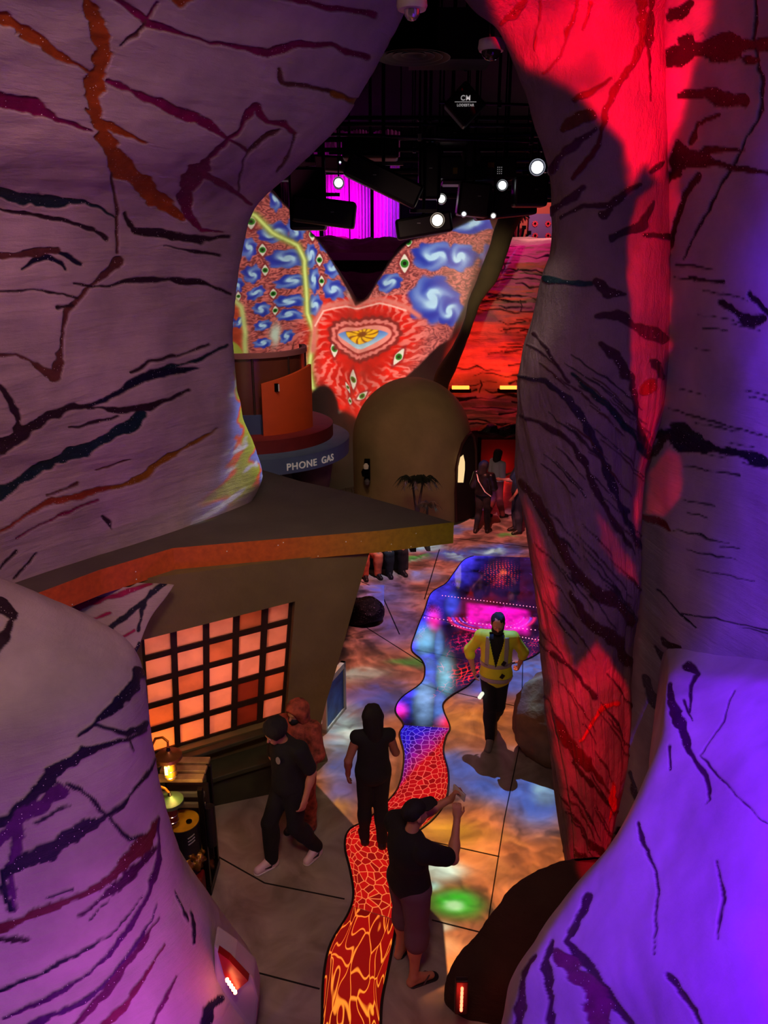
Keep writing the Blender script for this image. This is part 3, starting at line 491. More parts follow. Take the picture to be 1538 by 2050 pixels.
G = np.array([[list(PZ(a[0]+(c[0]-a[0])*s, a[1]+(c[1]-a[1])*s, .008)) for s in np.linspace(0, 1, nw)] for a, c in zip(le, re_)])
S = np.linspace(-1, 1, nw)[None, :]+0*G[..., 0]
cen = G.mean(1); ds = np.r_[0, np.cumsum(np.linalg.norm(np.diff(cen, axis=0), axis=1))][:, None]+0*S
halfw = np.linalg.norm(G[:, -1]-G[:, 0], axis=1)[:, None]/2
FX = halfw*(S + .55*S*np.abs(S)**3)
def channel(name, i0, i1, m, parent):
    g = G[i0:i1+1]; n_ = len(g); V = g.reshape(-1, 3)
    me = mesh_np(name, V, grid_faces(n_, nw)[:, ::-1]); at = me.attributes.new('flow', 'FLOAT_VECTOR', 'POINT')
    at.data.foreach_set('vector', np.stack([FX[i0:i1+1].ravel(), ds[i0:i1+1].ravel(), S[i0:i1+1].ravel()], -1).astype(np.float32).ravel())
    if name == 'glass_panel':
        ca = me.color_attributes.new('lamps', 'FLOAT_COLOR', 'POINT'); c_ = glow_reflection(V); ca.data.foreach_set('color', np.concatenate([c_, np.ones((len(V), 1))], 1).astype(np.float32).ravel())
    o = link(name, me, m, parent); md = o.modifiers.new('s', 'SOLIDIFY'); md.thickness = .007; md.offset = 0
    return o
def chmat(name, scale, stretch, distort, lw, ramp, fill, es, base=(.03, .02, .02), rough=.12, fade=None, spec=.5, edgeglow=0):
    """glowing cell lines seen through glass; ramp: [(pos along the channel m, colour)]"""
    m = bpy.data.materials.new(name); m.use_nodes = True; nt = m.node_tree; N = nt.nodes; L = nt.links; b = N['Principled BSDF']
    at = N.new('ShaderNodeAttribute'); at.attribute_name = 'flow'
    mp = N.new('ShaderNodeMapping'); mp.inputs['Scale'].default_value = (scale*stretch[0], scale*stretch[1], 0); L.new(at.outputs['Vector'], mp.inputs[0]); src = mp.outputs[0]
    if distort:
        nz = N.new('ShaderNodeTexNoise'); nz.inputs['Scale'].default_value = .8; nz.inputs['Detail'].default_value = 0; L.new(src, nz.inputs['Vector'])
        va = N.new('ShaderNodeVectorMath'); va.operation = 'MULTIPLY_ADD'; L.new(nz.outputs['Color'], va.inputs[0]); va.inputs[1].default_value = (distort, distort*.6, 0); L.new(src, va.inputs[2]); src = va.outputs[0]
    vo = N.new('ShaderNodeTexVoronoi'); vo.voronoi_dimensions = '2D'; vo.feature = 'DISTANCE_TO_EDGE'; vo.inputs['Scale'].default_value = 1; vo.inputs['Randomness'].default_value = .85; L.new(src, vo.inputs['Vector'])
    vf = N.new('ShaderNodeTexVoronoi'); vf.voronoi_dimensions = '2D'; vf.inputs['Scale'].default_value = 1; vf.inputs['Randomness'].default_value = .85; L.new(src, vf.inputs['Vector'])
    mr = N.new('ShaderNodeMapRange'); mr.inputs['From Min'].default_value = lw; mr.inputs['From Max'].default_value = lw*.25; L.new(vo.outputs['Distance'], mr.inputs['Value'])
    sp = N.new('ShaderNodeSeparateXYZ'); L.new(at.outputs['Vector'], sp.inputs[0])
    a0, a1 = ramp[0][0], ramp[-1][0]
    m2 = N.new('ShaderNodeMapRange'); m2.inputs['From Min'].default_value = a0; m2.inputs['From Max'].default_value = a1
    ta = N.new('ShaderNodeMath'); ta.operation = 'MULTIPLY_ADD'; L.new(sp.outputs['X'], ta.inputs[0]); ta.inputs[1].default_value = -1.2; L.new(sp.outputs['Y'], ta.inputs[2]); L.new(ta.outputs[0], m2.inputs['Value'])
    r1 = N.new('ShaderNodeValToRGB'); r2 = N.new('ShaderNodeValToRGB')
    for r, idx in ((r1, 1), (r2, 2)):
        e = r.color_ramp.elements
        while len(e) < len(ramp): e.new(.5)
        for q, st in zip(e, ramp): q.position = (st[0]-a0)/(a1-a0); q.color = (*lin(st[idx]), 1)
        L.new(m2.outputs[0], r.inputs[0])
    sc = N.new('ShaderNodeSeparateColor'); L.new(vf.outputs['Color'], sc.inputs[0])
    fv = N.new('ShaderNodeMath'); fv.operation = 'MULTIPLY_ADD'; L.new(sc.outputs[0], fv.inputs[0]); fv.inputs[1].default_value = fill*.7; fv.inputs[2].default_value = fill*.5
    fc = N.new('ShaderNodeVectorMath'); fc.operation = 'SCALE'; L.new(r2.outputs[0], fc.inputs[0]); L.new(fv.outputs[0], fc.inputs['Scale'])
    mx = N.new('ShaderNodeMix'); mx.data_type = 'RGBA'; L.new(mr.outputs[0], mx.inputs['Factor']); L.new(fc.outputs[0], mx.inputs['A']); L.new(r1.outputs[0], mx.inputs['B'])
    out = mx.outputs['Result']
    if fade:                           # islands where the lamps under the glass are lit
        nz = N.new('ShaderNodeTexNoise'); nz.inputs['Scale'].default_value = fade[0]; nz.inputs['Detail'].default_value = 3; L.new(at.outputs['Vector'], nz.inputs['Vector'])
        m3 = N.new('ShaderNodeMapRange'); m3.inputs['From Min'].default_value = fade[1]; m3.inputs['From Max'].default_value = fade[2]; L.new(nz.outputs['Fac'], m3.inputs['Value'])
        s3 = N.new('ShaderNodeVectorMath'); s3.operation = 'SCALE'; L.new(out, s3.inputs[0]); L.new(m3.outputs[0], s3.inputs['Scale']); out = s3.outputs[0]
    L.new(out, b.inputs['Emission Color']); b.inputs['Emission Strength'].default_value = es
    b.inputs['Base Color'].default_value = (*base, 1); b.inputs['Roughness'].default_value = rough; b.inputs['Specular IOR Level'].default_value = spec
    return m
def idx(y): return int(np.argmin(np.abs(le[:, 1]-y)))
ch = empty('light_channel', (0, 5, 0), 'winding glass floor channel glowing red with a web of cells, blue further back', 'floor light')
i1, i2, i3, i4, i5 = idx(1815), idx(1452), idx(1368), idx(1300), idx(1232)
d1, d2 = ds[i1, 0], ds[i2, 0]
RD = (226, 18, 14); OG = (255, 110, 50)
mfl = chmat('flame_glass', 4.8, (1.9, .62), 2.6, .07, [(0, (255, 140, 40), (190, 10, 6)), (d1, (255, 120, 40), (200, 10, 10))], .42, 1.3)
mce = chmat('cell_glass', 11.5, (1, 1), .15, .085, [(d1-.3, (255, 130, 62), RD), (d1+1.4, (255, 104, 66), (230, 16, 20)), (d2-.75, (255, 90, 80), (230, 16, 30)), (d2-.15, (150, 100, 255), (60, 20, 210)), (d2+.1, (90, 90, 255), (40, 20, 230))], .62, 1.0)
mgl = chmat('clear_dark_glass', 9, (1, 1), .3, .07, [(d2, (255, 40, 70), (60, 40, 200)), (d2+2, (255, 30, 60), (70, 30, 160)), (d2+6, (150, 60, 255), (60, 20, 120))], .10, 1.2, base=(.03, .03, .05), rough=.07, fade=(1.1, .58, .72), spec=.9)
nt = mgl.node_tree; N = nt.nodes; L = nt.links; b = N['Principled BSDF']; ag = N.new('ShaderNodeAttribute'); ag.attribute_name = 'lamps'  # attribute holds lamp glow and the painted reflection
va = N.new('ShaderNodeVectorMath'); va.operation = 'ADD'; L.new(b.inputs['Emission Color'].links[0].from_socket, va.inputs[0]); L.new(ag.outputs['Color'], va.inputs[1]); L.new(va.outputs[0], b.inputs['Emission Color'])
def glow_reflection(g):                     # lamps below the clear glass, plus a painted magenta reflection and violet haze
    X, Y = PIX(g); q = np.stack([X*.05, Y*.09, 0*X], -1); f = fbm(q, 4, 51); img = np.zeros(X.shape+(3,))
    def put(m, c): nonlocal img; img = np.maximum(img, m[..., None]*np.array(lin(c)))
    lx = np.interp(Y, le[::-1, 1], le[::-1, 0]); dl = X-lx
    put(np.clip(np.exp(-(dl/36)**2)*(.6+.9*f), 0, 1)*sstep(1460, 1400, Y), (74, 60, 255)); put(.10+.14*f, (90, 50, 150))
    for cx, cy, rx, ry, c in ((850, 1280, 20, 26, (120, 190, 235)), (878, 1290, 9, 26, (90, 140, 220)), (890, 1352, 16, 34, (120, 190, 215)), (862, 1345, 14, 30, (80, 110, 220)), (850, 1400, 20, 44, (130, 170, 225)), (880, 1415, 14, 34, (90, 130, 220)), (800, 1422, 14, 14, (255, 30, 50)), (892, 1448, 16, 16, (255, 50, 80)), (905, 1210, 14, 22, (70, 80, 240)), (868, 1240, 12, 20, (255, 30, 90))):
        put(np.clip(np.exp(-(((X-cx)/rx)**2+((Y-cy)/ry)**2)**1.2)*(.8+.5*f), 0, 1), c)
    mg = sstep(-6, 8, X-935)*sstep(1068, 1050, X-.0*Y)*sstep(1203, 1212, Y-.12*(X-935))*sstep(1262, 1240, Y-.14*(X-935)); put(mg*np.clip(.55+.9*f+.5*np.exp(-((X-1010)/40)**2), 0, 1), (255, 0, 200))  # magenta reflection in the glass, painted as emission
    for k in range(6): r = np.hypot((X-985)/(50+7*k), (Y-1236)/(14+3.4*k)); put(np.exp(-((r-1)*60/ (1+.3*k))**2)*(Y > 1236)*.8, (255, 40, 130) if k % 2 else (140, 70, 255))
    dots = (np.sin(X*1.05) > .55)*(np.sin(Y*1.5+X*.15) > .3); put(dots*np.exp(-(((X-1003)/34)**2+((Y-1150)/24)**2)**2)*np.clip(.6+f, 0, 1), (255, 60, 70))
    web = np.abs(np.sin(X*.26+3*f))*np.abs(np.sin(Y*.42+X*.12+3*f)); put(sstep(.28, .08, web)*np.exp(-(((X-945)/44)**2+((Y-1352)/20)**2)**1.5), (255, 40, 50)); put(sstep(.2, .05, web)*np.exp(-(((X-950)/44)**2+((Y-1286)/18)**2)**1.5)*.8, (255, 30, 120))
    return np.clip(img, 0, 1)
channel('flame_panel', 0, i1, mfl, ch); channel('cell_panel', i1+1, i2, mce, ch)
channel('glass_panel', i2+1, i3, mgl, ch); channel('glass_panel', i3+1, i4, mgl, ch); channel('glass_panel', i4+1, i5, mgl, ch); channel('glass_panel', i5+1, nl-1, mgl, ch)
em = mat('channel_rim', (16, 8, 8), .5)
rim = MB()
for side in (le, re_):
    pts = [PZ(x, y, .006) for x, y in side[::4]]; rim.tube(pts, .014, 6)
rim.build('rim', em, ch)
# strips of small lamps under the glass seams
mdot = mat('dot_pink', (255, 120, 160), emit=(1, .25, .45), es=2.0); d0 = None
for (xa, ya, xb, yb) in ((886, 1192, 1075, 1216), (850, 1236, 1080, 1262), (905, 1252, 1085, 1282)):
    A_, B_ = PZ(xa, ya, .016), PZ(xb, yb, .016)
    for k in range(30):
        if d0 is None: d0 = MB().box((0, 0, 0), (.016, .016, .004)).build('lamp_dot', mdot, ch); dd = d0
        else: dd = d0.copy(); COL.objects.link(dd); dd.parent = ch; dd.matrix_parent_inverse = d0.matrix_parent_inverse.copy()
        dd.location = A_.lerp(B_, k/29)
# ---- far mural wall
plM = rockmat('plaster_screen_wall', (186, 178, 170), (1, 1, 2), .25, glit=0, mott=.04)
xs = np.array([380, 460, 545, 600, 650, 690, 715, 740, 790, 850, 900, 950, 1015, 1060]); tp = np.array([180, 290, 383, 440, 502, 566, 600, 590, 505, 472, 440, 415, 395, 380]); Dm = np.array([20.9, 20.4, 20, 19.7, 19.6, 19.8, 20.05, 19.9, 19.6, 19.5, 19.5, 19.6, 19.8, 20])
G2 = []
for k, t in enumerate((-.06, -.02, 0, .06, .2, .4, .6, .8, 1)):
    row = []
    for x, y, D in zip(xs, tp, Dm):
        yy = y+(1015-y)*max(t, 0); xr = np.interp(yy, [380, 440, 500, 600, 690, 740, 800, 1015], [1040, 1010, 990, 945, 918, 885, 876, 884])+8
        if x > xr: D = D+.02*(x-xr); x = xr
        if t < 0: p = P(x, y, D)+Vector((0, 1.4 if k == 0 else .3, -.5 if k == 0 else -.02))
        else: p = P(x, y+(1015-y)*t, D-.12*math.sin(t*3))
        row.append(list(p))
    G2.append(row)
G2 = crs(np.array(G2), 260); G2 = np.swapaxes(crs(np.swapaxes(G2, 0, 1), 300), 0, 1)
finish_rock('mural_wall', G2, grid_faces(260, 300), (260, 300), plM, [(DK, [(585, 690, 1), (580, 720, 2), (585, 760, 1)]), (DK, [(560, 760, 1), (566, 800, 2)])], bumpamp=.12, seed=8, bscale=.8, groove=.02)
tag(COL.objects[-1], 'tall pale plaster rock wall carrying the projected picture of blue spirals and a large red eye', 'wall')
plO = mat('olive_plaster', (96, 82, 56), .9, noise=.15, nscale=3, bump=.3, bscale=12)
o_ = loft('rock_pillar', [(360, 1018, 1090, 19, .8), (420, 1002, 1058, 19, .8), (460, 988, 1034, 19, .8), (500, 978, 1018, 19, .8), (560, 955, 996, 19, .8), (600, 940, 965, 19, .8), (640, 930, 950, 19, .8), (690, 908, 932, 19, .9), (740, 876, 912, 19, .9), (780, 866, 898, 19, .9), (850, 860, 905, 19, .9), (1020, 850, 910, 19, .9)], plO, [], n=60, m=160, bumpamp=.05, seed=12)
tag(o_, 'slim olive brown rock pillar leaning between the picture wall and the red cliff', 'rock formation')
plK = rockmat('dark_rock_far', (90, 74, 66), (1, 1, 3), .5)
o_ = shell('rock_saddle', [(479, [(520, 24.0), (600, 24), (760, 24.2), (830, 24), (900, 24)]), (484, [(520, 23), (600, 23.1), (700, 23.2), (830, 23), (900, 23)]), (520, [(520, 22.2), (600, 22.4), (730, 22.6), (830, 22.3), (900, 22.2)]), (640, [(520, 21.6), (600, 21.8), (730, 22), (830, 21.8), (900, 21.6)])], plK, [], n=160, m=90, bumpamp=.25, seed=13, bscale=1.3)
tag(o_, 'dark rock saddle in the notch above the large eye, below the magenta curtains', 'rock formation')
# ---- red cliff
crR = []
for k in range(58):
    y = 505+k*6.2+random.uniform(-5, 5); x = random.uniform(900, 1080); n_ = random.randint(3, 7); pl_ = []
    for q in range(n_): pl_.append((x, y, random.choice([.4, 1.2, 2.0]))); x += random.uniform(12, 34); y += random.uniform(-6, 7)
    crR.append(((24, 8, 12), pl_))
for x, y in ((1010, 520), (975, 560), (1040, 600), (960, 760)): crR.append(((24, 8, 12), [(x, y, 1), (x+4, y+12, 1.5), (x-2, y+26, .8)]))
plR = rockmat('cliff_plaster', (196, 150, 140), (1, 1, 6), .7)
o_ = shell('rock_cliff', [(476, [(860, 23.5), (960, 23.5), (1060, 23.5), (1200, 23.5)]), (487, [(860, 21.6), (960, 21.5), (1060, 21.4), (1200, 21.3)]), (500, [(860, 21.2), (960, 21.1), (1060, 21.0), (1200, 21.0)]), (600, [(860, 20.9), (960, 20.8), (1060, 20.7), (1200, 20.7)]), (780, [(860, 20.8), (960, 20.7), (1060, 20.6), (1200, 20.6)]), (850, [(860, 20.6), (960, 20.5), (1060, 20.4), (1200, 20.4)]), (862, [(860, 20.9), (960, 20.9), (1060, 20.9), (1200, 20.9)])], plR, crR, n=330, m=420, bumpamp=.12, groove=.05, strata=((.5, .5, 4), .16), seed=14, bscale=1.5)
tag(o_, 'red lit cliff of layered rock behind the twisted column, magenta along its top', 'rock formation')
mrd = mat('dark_red_paint', (110, 18, 20), .6)
a, b_ = P(880, 860, 20.95), P(1200, 1025, 20.95)
MB().box(((a.x+b_.x)/2, 21.1, a.z/2+.2), (b_.x-a.x, .2, a.z+.6)).build('wall_red', mat('maroon_wall', (58, 14, 18), .8))['kind'] = 'structure'
a, b_ = P(962, 880, 20.9), P(1046, 1010, 20.9)
dr = MB().box(((a.x+b_.x)/2, 20.93, a.z/2), (b_.x-a.x, .1, a.z)).build('door_1', mrd); dr['kind'] = 'structure'
for x in (958, 1050):
    q = P(x, 950, 20.85); MB().box((q.x, 20.88, a.z/2), (.09, .14, a.z+.1)).build('door_frame', blk, dr)
for k, (x, w_) in enumerate(((985, 40), (1012, 34))): boulder(x+(-6 if k==0 else 8), 862, 2.05, (.26, .2, .16), 'pale lump of rock over the dark red doorway, %s of the two' % ('left' if k == 0 else 'right'), name='rock_lump', seed=20+k, mt=plK)
def wash_light(x, y, D, name, label, col, es, power, w_=.42, tilt=None, group=None):
    global KEEP; KEEP = False
    c = P(x, y, D); r = empty(name, c, label, 'light fixture', group)
    MB().box((0, 0, -.04), (w_, .16, .09)).build('housing', blk, r, .01)
    MB().box((0, -.04, .05), (w_*.8, .10, .08)).build('lens', mat('lens_'+name, (255, 90, 20), emit=col, es=es), r); KEEP = True
    return r
for x in (922, 1018):
    wash_light(x, 779, 20.25, 'wash_light', 'glowing red orange wash light on the red cliff, %s' % ('the one beside the olive pillar' if x < 1000 else 'the one nearest the twisted column'), (1, .16, .02), 5, 0, .56, group='wash lights on the red cliff')
    c = P(x, 774, 20.0); point('cliff_halo', (c.x, c.y-.1, c.z+.28), (1, .05, .01), 9, .05); spot('cliff_uplight', (c.x, c.y-.25, c.z+.02), (c.x, c.y+1.1, c.z+2.2), (1, .03, .02), 85, 130, .9, .05)
# ---- upper terrace : magenta curtains and the portal
mcu = mat('curtain_pink', (220, 120, 220), .7)
cu = empty('stage_curtain', (0, 25.6, 6), 'tall pleated curtains glowing magenta on the upper terrace', 'curtain')
for x0, x1, yb in ((560, 640, 480), (645, 700, 480), (700, 742, 478), (748, 800, 478)):
    A_, B_ = P(x0, 330, 25.6), P(x1, yb, 25.6); n_ = 90; us = np.linspace(0, 1, n_); zz = np.linspace(A_.z+1.0, B_.z-.2, 14)
    X_ = A_.x+(B_.x-A_.x)*us; G3 = np.stack([np.broadcast_to(X_, (14, n_)), np.broadcast_to(25.6+.09*np.sin(us*math.pi*2*7)-.5*np.sin(us*math.pi), (14, n_)), np.broadcast_to(zz[:, None], (14, n_))], -1)
    link('curtain_panel', mesh_np('curtain_panel', G3.reshape(-1, 3), grid_faces(14, n_)), mcu, cu)
spot('terrace_magenta', (-1.3, 23.4, 7.0), (-1.0, 25.6, 6.9), (1, .0, .85), 520, 110, 1, .1); spot('terrace_violet', (.4, 23.4, 7.4), (.1, 25.6, 7.0), (.5, .04, 1), 240, 90, 1, .1)
ter = MB().box((0, 24.6, 5.9), (15.6, 4.6, .2)).build('floor_terrace', mat('terrace_stone', (120, 90, 100), .8)); ter['kind'] = 'structure'
KEEP = False; q = P(1080, 450, 24); porc = empty('portal_wall', (q.x, 24, 6), 'orange painted portal wall with a violet panel of red stars on the terrace', 'wall')
a, b_ = P(1030, 405, 24), P(1150, 486, 24)
MB().box(((a.x+b_.x)/2, 24.1, (a.z+b_.z)/2)-0*1 if False else ((a.x+b_.x)/2-q.x, .1, (a.z+b_.z)/2-6), (b_.x-a.x, .1, a.z-b_.z)).build('wall_panel', mat('terracotta', (196, 96, 70), .8), porc)
a, b_ = P(1060, 428, 23.9), P(1112, 485, 23.9); mvi = mat('violet_panel', (110, 80, 130), .7)
MB().box(((a.x+b_.x)/2-q.x, -.06, (a.z+b_.z)/2-6), (b_.x-a.x, .1, a.z-b_.z)).build('door_panel', mvi, porc)
mb = MB(); mst = mat('star_red', (220, 40, 60), .6)
for x, y in ((1072, 448), (1098, 448), (1072, 472), (1098, 472)):
    s_ = P(x, y, 23.82)
    for k in range(4): mb.box((s_.x-q.x, -.14, s_.z-6), (.17, .03, .04), Matrix.Rotation(k*math.pi/4, 3, 'Y'))
mb.build('star', mst, porc)
mb = MB(); s_ = P(1049, 426, 23.8)
for k in range(10): an = k*math.pi/5; mb.tube([(s_.x-q.x, -.12, s_.z-6), (s_.x-q.x+.24*math.cos(an), -.12, s_.z-6+.24*math.sin(an))], [.06, .01], 6)
mb.build('sun_ornament', blk, porc)
mb = MB()
for dx, h in ((0, .5), (.1, .34), (-.11, .3), (.2, .2)): s_ = P(1038, 480, 23.8); mb.tube([(s_.x-q.x+dx, -.12, s_.z-6), (s_.x-q.x+dx*1.6, -.12, s_.z-6+h)], .035, 6); mb.box((s_.x-q.x+dx*1.6, -.12, s_.z-6+h), (.12, .03, .1))
mb.build('cactus_ornament', blk, porc)
KEEP = True; point('portal_lamp', (q.x-.2, 22.6, 7.3), (1, .5, .55), 60, .1); point('cliff_top_magenta', (3.4, 20.3, 7.3), (1, .02, .45), 70, .1)
point('door_red_fill', (P(1006, 945, 20.5).x, 20.5, P(1006, 945, 20.5).z), (1, .02, .02), 7, .04)  # unseen red point light added in place of a reflection on the door

# ================================================================== PICTURE PROJECTORS
def rot2(x, y, a): return x*math.cos(a)-y*math.sin(a), x*math.sin(a)+y*math.cos(a)
def wall_art(pts, o, d):
    X, Y = PIX(pts); sh = X.shape
    q = np.stack([X*.03, Y*.03, 0*X], -1)
    wx = X+9*fbm(q, 3, 1); wy = Y+9*fbm(q, 3, 2)
    fl = fbm(np.stack([wx*.05, wy*.12, 0*X], -1), 4, 3); fs = np.abs(np.sin(fl*9+wx*.05))
    c1 = np.array([104, 44, 46])/255.; c2 = np.array([206, 104, 96])/255.
    img = c1+(c2-c1)*fs[..., None]**1.5
    dx, dy = (X-725), (Y-690); rr = np.hypot(dx/125, dy/118+.0)
    red = sstep(1.25, .75, rr)*(Y > 600)
    red = np.maximum(red, sstep(130, 70, np.abs(X-725))*(Y > 690)*sstep(960, 930, Y))
    redc = np.array([206, 26, 14])/255.*(1+.25*fl)[..., None]
    # wavy strands around the big eye
    ang = np.arctan2(dy, dx); st = np.abs(np.sin(ang*16+rr*7+2.2*fl)); strand = sstep(.72, .95, st)*sstep(.5, .75, rr)*sstep(1.35, 1.0, rr)*(Y > 590)
    img = img*(1-red[..., None])+redc*red[..., None]
    sc_ = np.array([232, 128, 118])/255.; img = img*(1-.8*strand[..., None])+sc_*.8*strand[..., None]
    def spiral(cx, cy, rx, ry, ph=0.):
        nonlocal img
        ax = (wx-cx)/rx; ay = (wy-cy)/ry; r = np.hypot(ax, ay)+1e-6; th = np.arctan2(ay, ax)
        m = sstep(1.15, .9, r+.10*np.sin(7*th)+.08*fl); arm = .5+.5*np.sin(2*th-4.5*np.log(r+.12)+ph)
        core = np.exp(-(r/.34)**2); v = np.clip(.15+.75*arm*(1-r*.55)+core, 0, 1)[..., None]
        lo = np.array([20, 34, 150])/255.; hi = np.array([168, 206, 232])/255.
        img = img*(1-m[..., None])+(lo+(hi-lo)*v**1.3)*m[..., None]
    for s_ in ((500, 497, 16, 20), (506, 543, 17, 17), (515, 583, 15, 14), (523, 618, 14, 13), (525, 650, 13, 11), (523, 689, 12, 11), (546, 466, 27, 20), (570, 521, 34, 18), (575, 568, 32, 14), (574, 609, 28, 15), (573, 641, 24, 12), (569, 685, 12, 12), (586, 462, 17, 22),
              (615, 515, 14, 24), (619, 568, 14, 24), (620, 621, 15, 26), (652, 493, 16, 18), (665, 542, 24, 17), (666, 588, 24, 23), (551, 395, 12, 26), (482, 566, 8, 16), (474, 641, 13, 10), (783, 572, 24, 18), (884, 517, 50, 30), (941, 519, 30, 30), (880, 612, 50, 50), (918, 640, 28, 34), (957, 442, 62, 22), (1000, 520, 26, 30), (450, 500, 20, 20), (430, 560, 24, 20)):
        spiral(*s_, ph=s_[0])
    def eye(cx, cy, rx, ry, a=0.):
        nonlocal img
        ax, ay = rot2(X-cx, Y-cy, a); r = (np.abs(ax)/rx)**1.25+(np.abs(ay)/ry)**1.25
        m = sstep(1.1, .95, r); lid = sstep(1.9, 1.4, r)*(1-m)
        img = img*(1-.6*lid[..., None])+np.array([112, 30, 34])/255.*.6*lid[..., None]
        img = img*(1-m[..., None])+np.array([222, 214, 196])/255.*m[..., None]
        k = min(rx, ry)*.85; ri = np.hypot(ax, ay)/k; mi = sstep(1.05, .9, ri)*m; img = img*(1-mi[..., None])+np.array([34, 122, 28])/255.*mi[..., None]
        mp = sstep(.55, .4, ri)*m; img = img*(1-mp[..., None])+np.array([10, 24, 8])/255.*mp[..., None]
    for e_ in ((816, 532, 11, 20), (508, 444, 8, 15), (528, 500, 7, 12), (531, 541, 6, 11), (544, 590, 6, 10), (547, 625, 5, 9), (618, 470, 7, 13), (633, 524, 7, 13), (637, 570, 6, 12), (825, 486, 8, 10), (665, 714, 8, 18), (804, 736, 9, 20, -.6), (707, 764, 7, 20), (725, 797, 12, 7, .5), (695, 787, 4, 10, .5), (700, 812, 4, 8), (484, 535, 4, 9), (484, 590, 4, 9)):
        eye(*e_)
    # lime outline and the little arches on the left
    def line(pl, wd, c, gl=2.2):
        nonlocal img
        best = np.full(sh, 1e9)
        for (p, s_) in zip(pl[:-1], pl[1:]):
            ux, uy = s_[0]-p[0], s_[1]-p[1]; t = np.clip(((X-p[0])*ux+(Y-p[1])*uy)/(ux*ux+uy*uy), 0, 1); best = np.minimum(best, np.hypot(X-p[0]-t*ux, Y-p[1]-t*uy))
        m = np.exp(-(best/wd)**gl); img = img*(1-m[..., None])+np.array(c)/255.*m[..., None]
    line([(480, 385), (500, 425), (515, 432), (545, 466), (588, 492), (602, 525), (606, 640), (619, 682), (610, 760), (618, 800), (655, 830)], 8, (150, 160, 70)); line([(480, 385), (500, 425), (515, 432), (545, 466), (588, 492), (602, 525), (606, 640), (619, 682), (610, 760), (618, 800), (655, 830)], 3, (214, 232, 130))
    dome = sstep(1.04, .98, np.hypot((X-462)/36, (Y-690)/104)); img = img*(1-dome[..., None])+np.array([176, 64, 40])/255.*dome[..., None]*(1+.3*fl)[..., None]
    spiral(470, 640, 9, 9); spiral(486, 640, 8, 9, 2)
    line([(440, 590), (470, 587), (489, 612), (497, 660), (498, 720), (512, 748)], 5, (190, 200, 120))
    d2 = sstep(1.05, .95, np.hypot((X-466)/30, (Y-718)/48)); img = img*(1-d2[..., None])+np.array([150, 158, 60])/255.*d2[..., None]
    d3 = sstep(1.05, .9, np.hypot((X-467)/15, (Y-732)/16)); img = img*(1-d3[..., None])+np.array([150, 206, 130])/255.*d3[..., None]
    for cx, cy, rx, ry in ((546, 676, 11, 24), (712, 588, 16, 18), (668, 852, 14, 8)): g = np.exp(-(((wx-cx)/rx)**2+((wy-cy)/ry)**2)**1.4); img = img*(1-g[..., None])+np.array([196, 214, 196])/255.*g[..., None]
    # brow and lids of the big eye
    line([(618, 720), (622, 660), (640, 628), (690, 612), (760, 604), (820, 628), (850, 650)], 7, (214, 112, 100)); line([(622, 668), (640, 636), (690, 620), (760, 613), (820, 636)], 2, (250, 190, 176))
    for k, (ex, ey, cc) in enumerate(((80, 46, (120, 34, 30)), (72, 39, (226, 120, 110)), (64, 32, (150, 44, 40)), (58, 27, (236, 140, 126)))):
        r = np.hypot((X-730)/ex, (Y-683-(0 if ey > 30 else 0))/ey)+.04*np.sin(ang*22+3*fl)*(ey > 30); m = sstep(1.04, .96, r); img = img*(1-m[..., None])+np.array(cc)/255.*m[..., None]
    r = (np.abs(X-727)/53)**1.3+(np.abs(Y-682)/21)**1.3; m = sstep(1.06, .96, r)[..., None]
    gy = np.clip((Y-664)/40, 0, 1)[..., None]; bl = np.array([40, 90, 190])/255.*(1-gy)+np.array([190, 226, 226])/255.*gy; img = img*(1-m)+bl*m
    ri = np.hypot((X-725)/34, (Y-672)/20); mi = (sstep(1.05, .95, ri)[..., None])*m; img = img*(1-mi)+np.array([118, 56, 6])/255.*mi
    ry_ = sstep(.2, .6, np.abs(np.sin(5*np.arctan2(Y-672, (X-725)*.7)+ri*3)))[..., None]*mi*sstep(.2, .35, ri)[..., None]; img = img*(1-ry_)+np.array([246, 186, 14])/255.*ry_
    # picture mask; a cast shadow at its lower right is painted in
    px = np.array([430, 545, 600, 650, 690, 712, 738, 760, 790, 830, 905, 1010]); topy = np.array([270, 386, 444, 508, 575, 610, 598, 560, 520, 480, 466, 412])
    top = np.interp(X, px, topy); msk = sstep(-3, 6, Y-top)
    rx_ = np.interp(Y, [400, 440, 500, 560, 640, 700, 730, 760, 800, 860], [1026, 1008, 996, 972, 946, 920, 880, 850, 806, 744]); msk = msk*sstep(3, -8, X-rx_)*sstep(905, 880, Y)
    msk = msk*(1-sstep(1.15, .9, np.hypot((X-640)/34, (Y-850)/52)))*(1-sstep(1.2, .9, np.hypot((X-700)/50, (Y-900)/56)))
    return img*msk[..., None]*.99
def even(fn, ref):                     # keeps the thrown picture even over the surface, as a keystone-corrected projector does
    def g(pts, o, d):
        r = np.linalg.norm(pts-o, axis=-1)/ref; return fn(pts, o, d)*np.clip(r, 0, 1)[..., None]**(3/2.2)
    return g
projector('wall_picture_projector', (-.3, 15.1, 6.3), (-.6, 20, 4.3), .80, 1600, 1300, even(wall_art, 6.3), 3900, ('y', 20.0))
def inpoly(x, y, poly):
    r = np.zeros(x.shape, bool)
    for (x0, y0), (x1, y1) in zip(poly, poly[1:]+poly[:1]):
        c = (y0 > y) != (y1 > y); r ^= c & (x < (x1-x0)*(y-y0)/((y1-y0) or 1e-9)+x0)
    return r
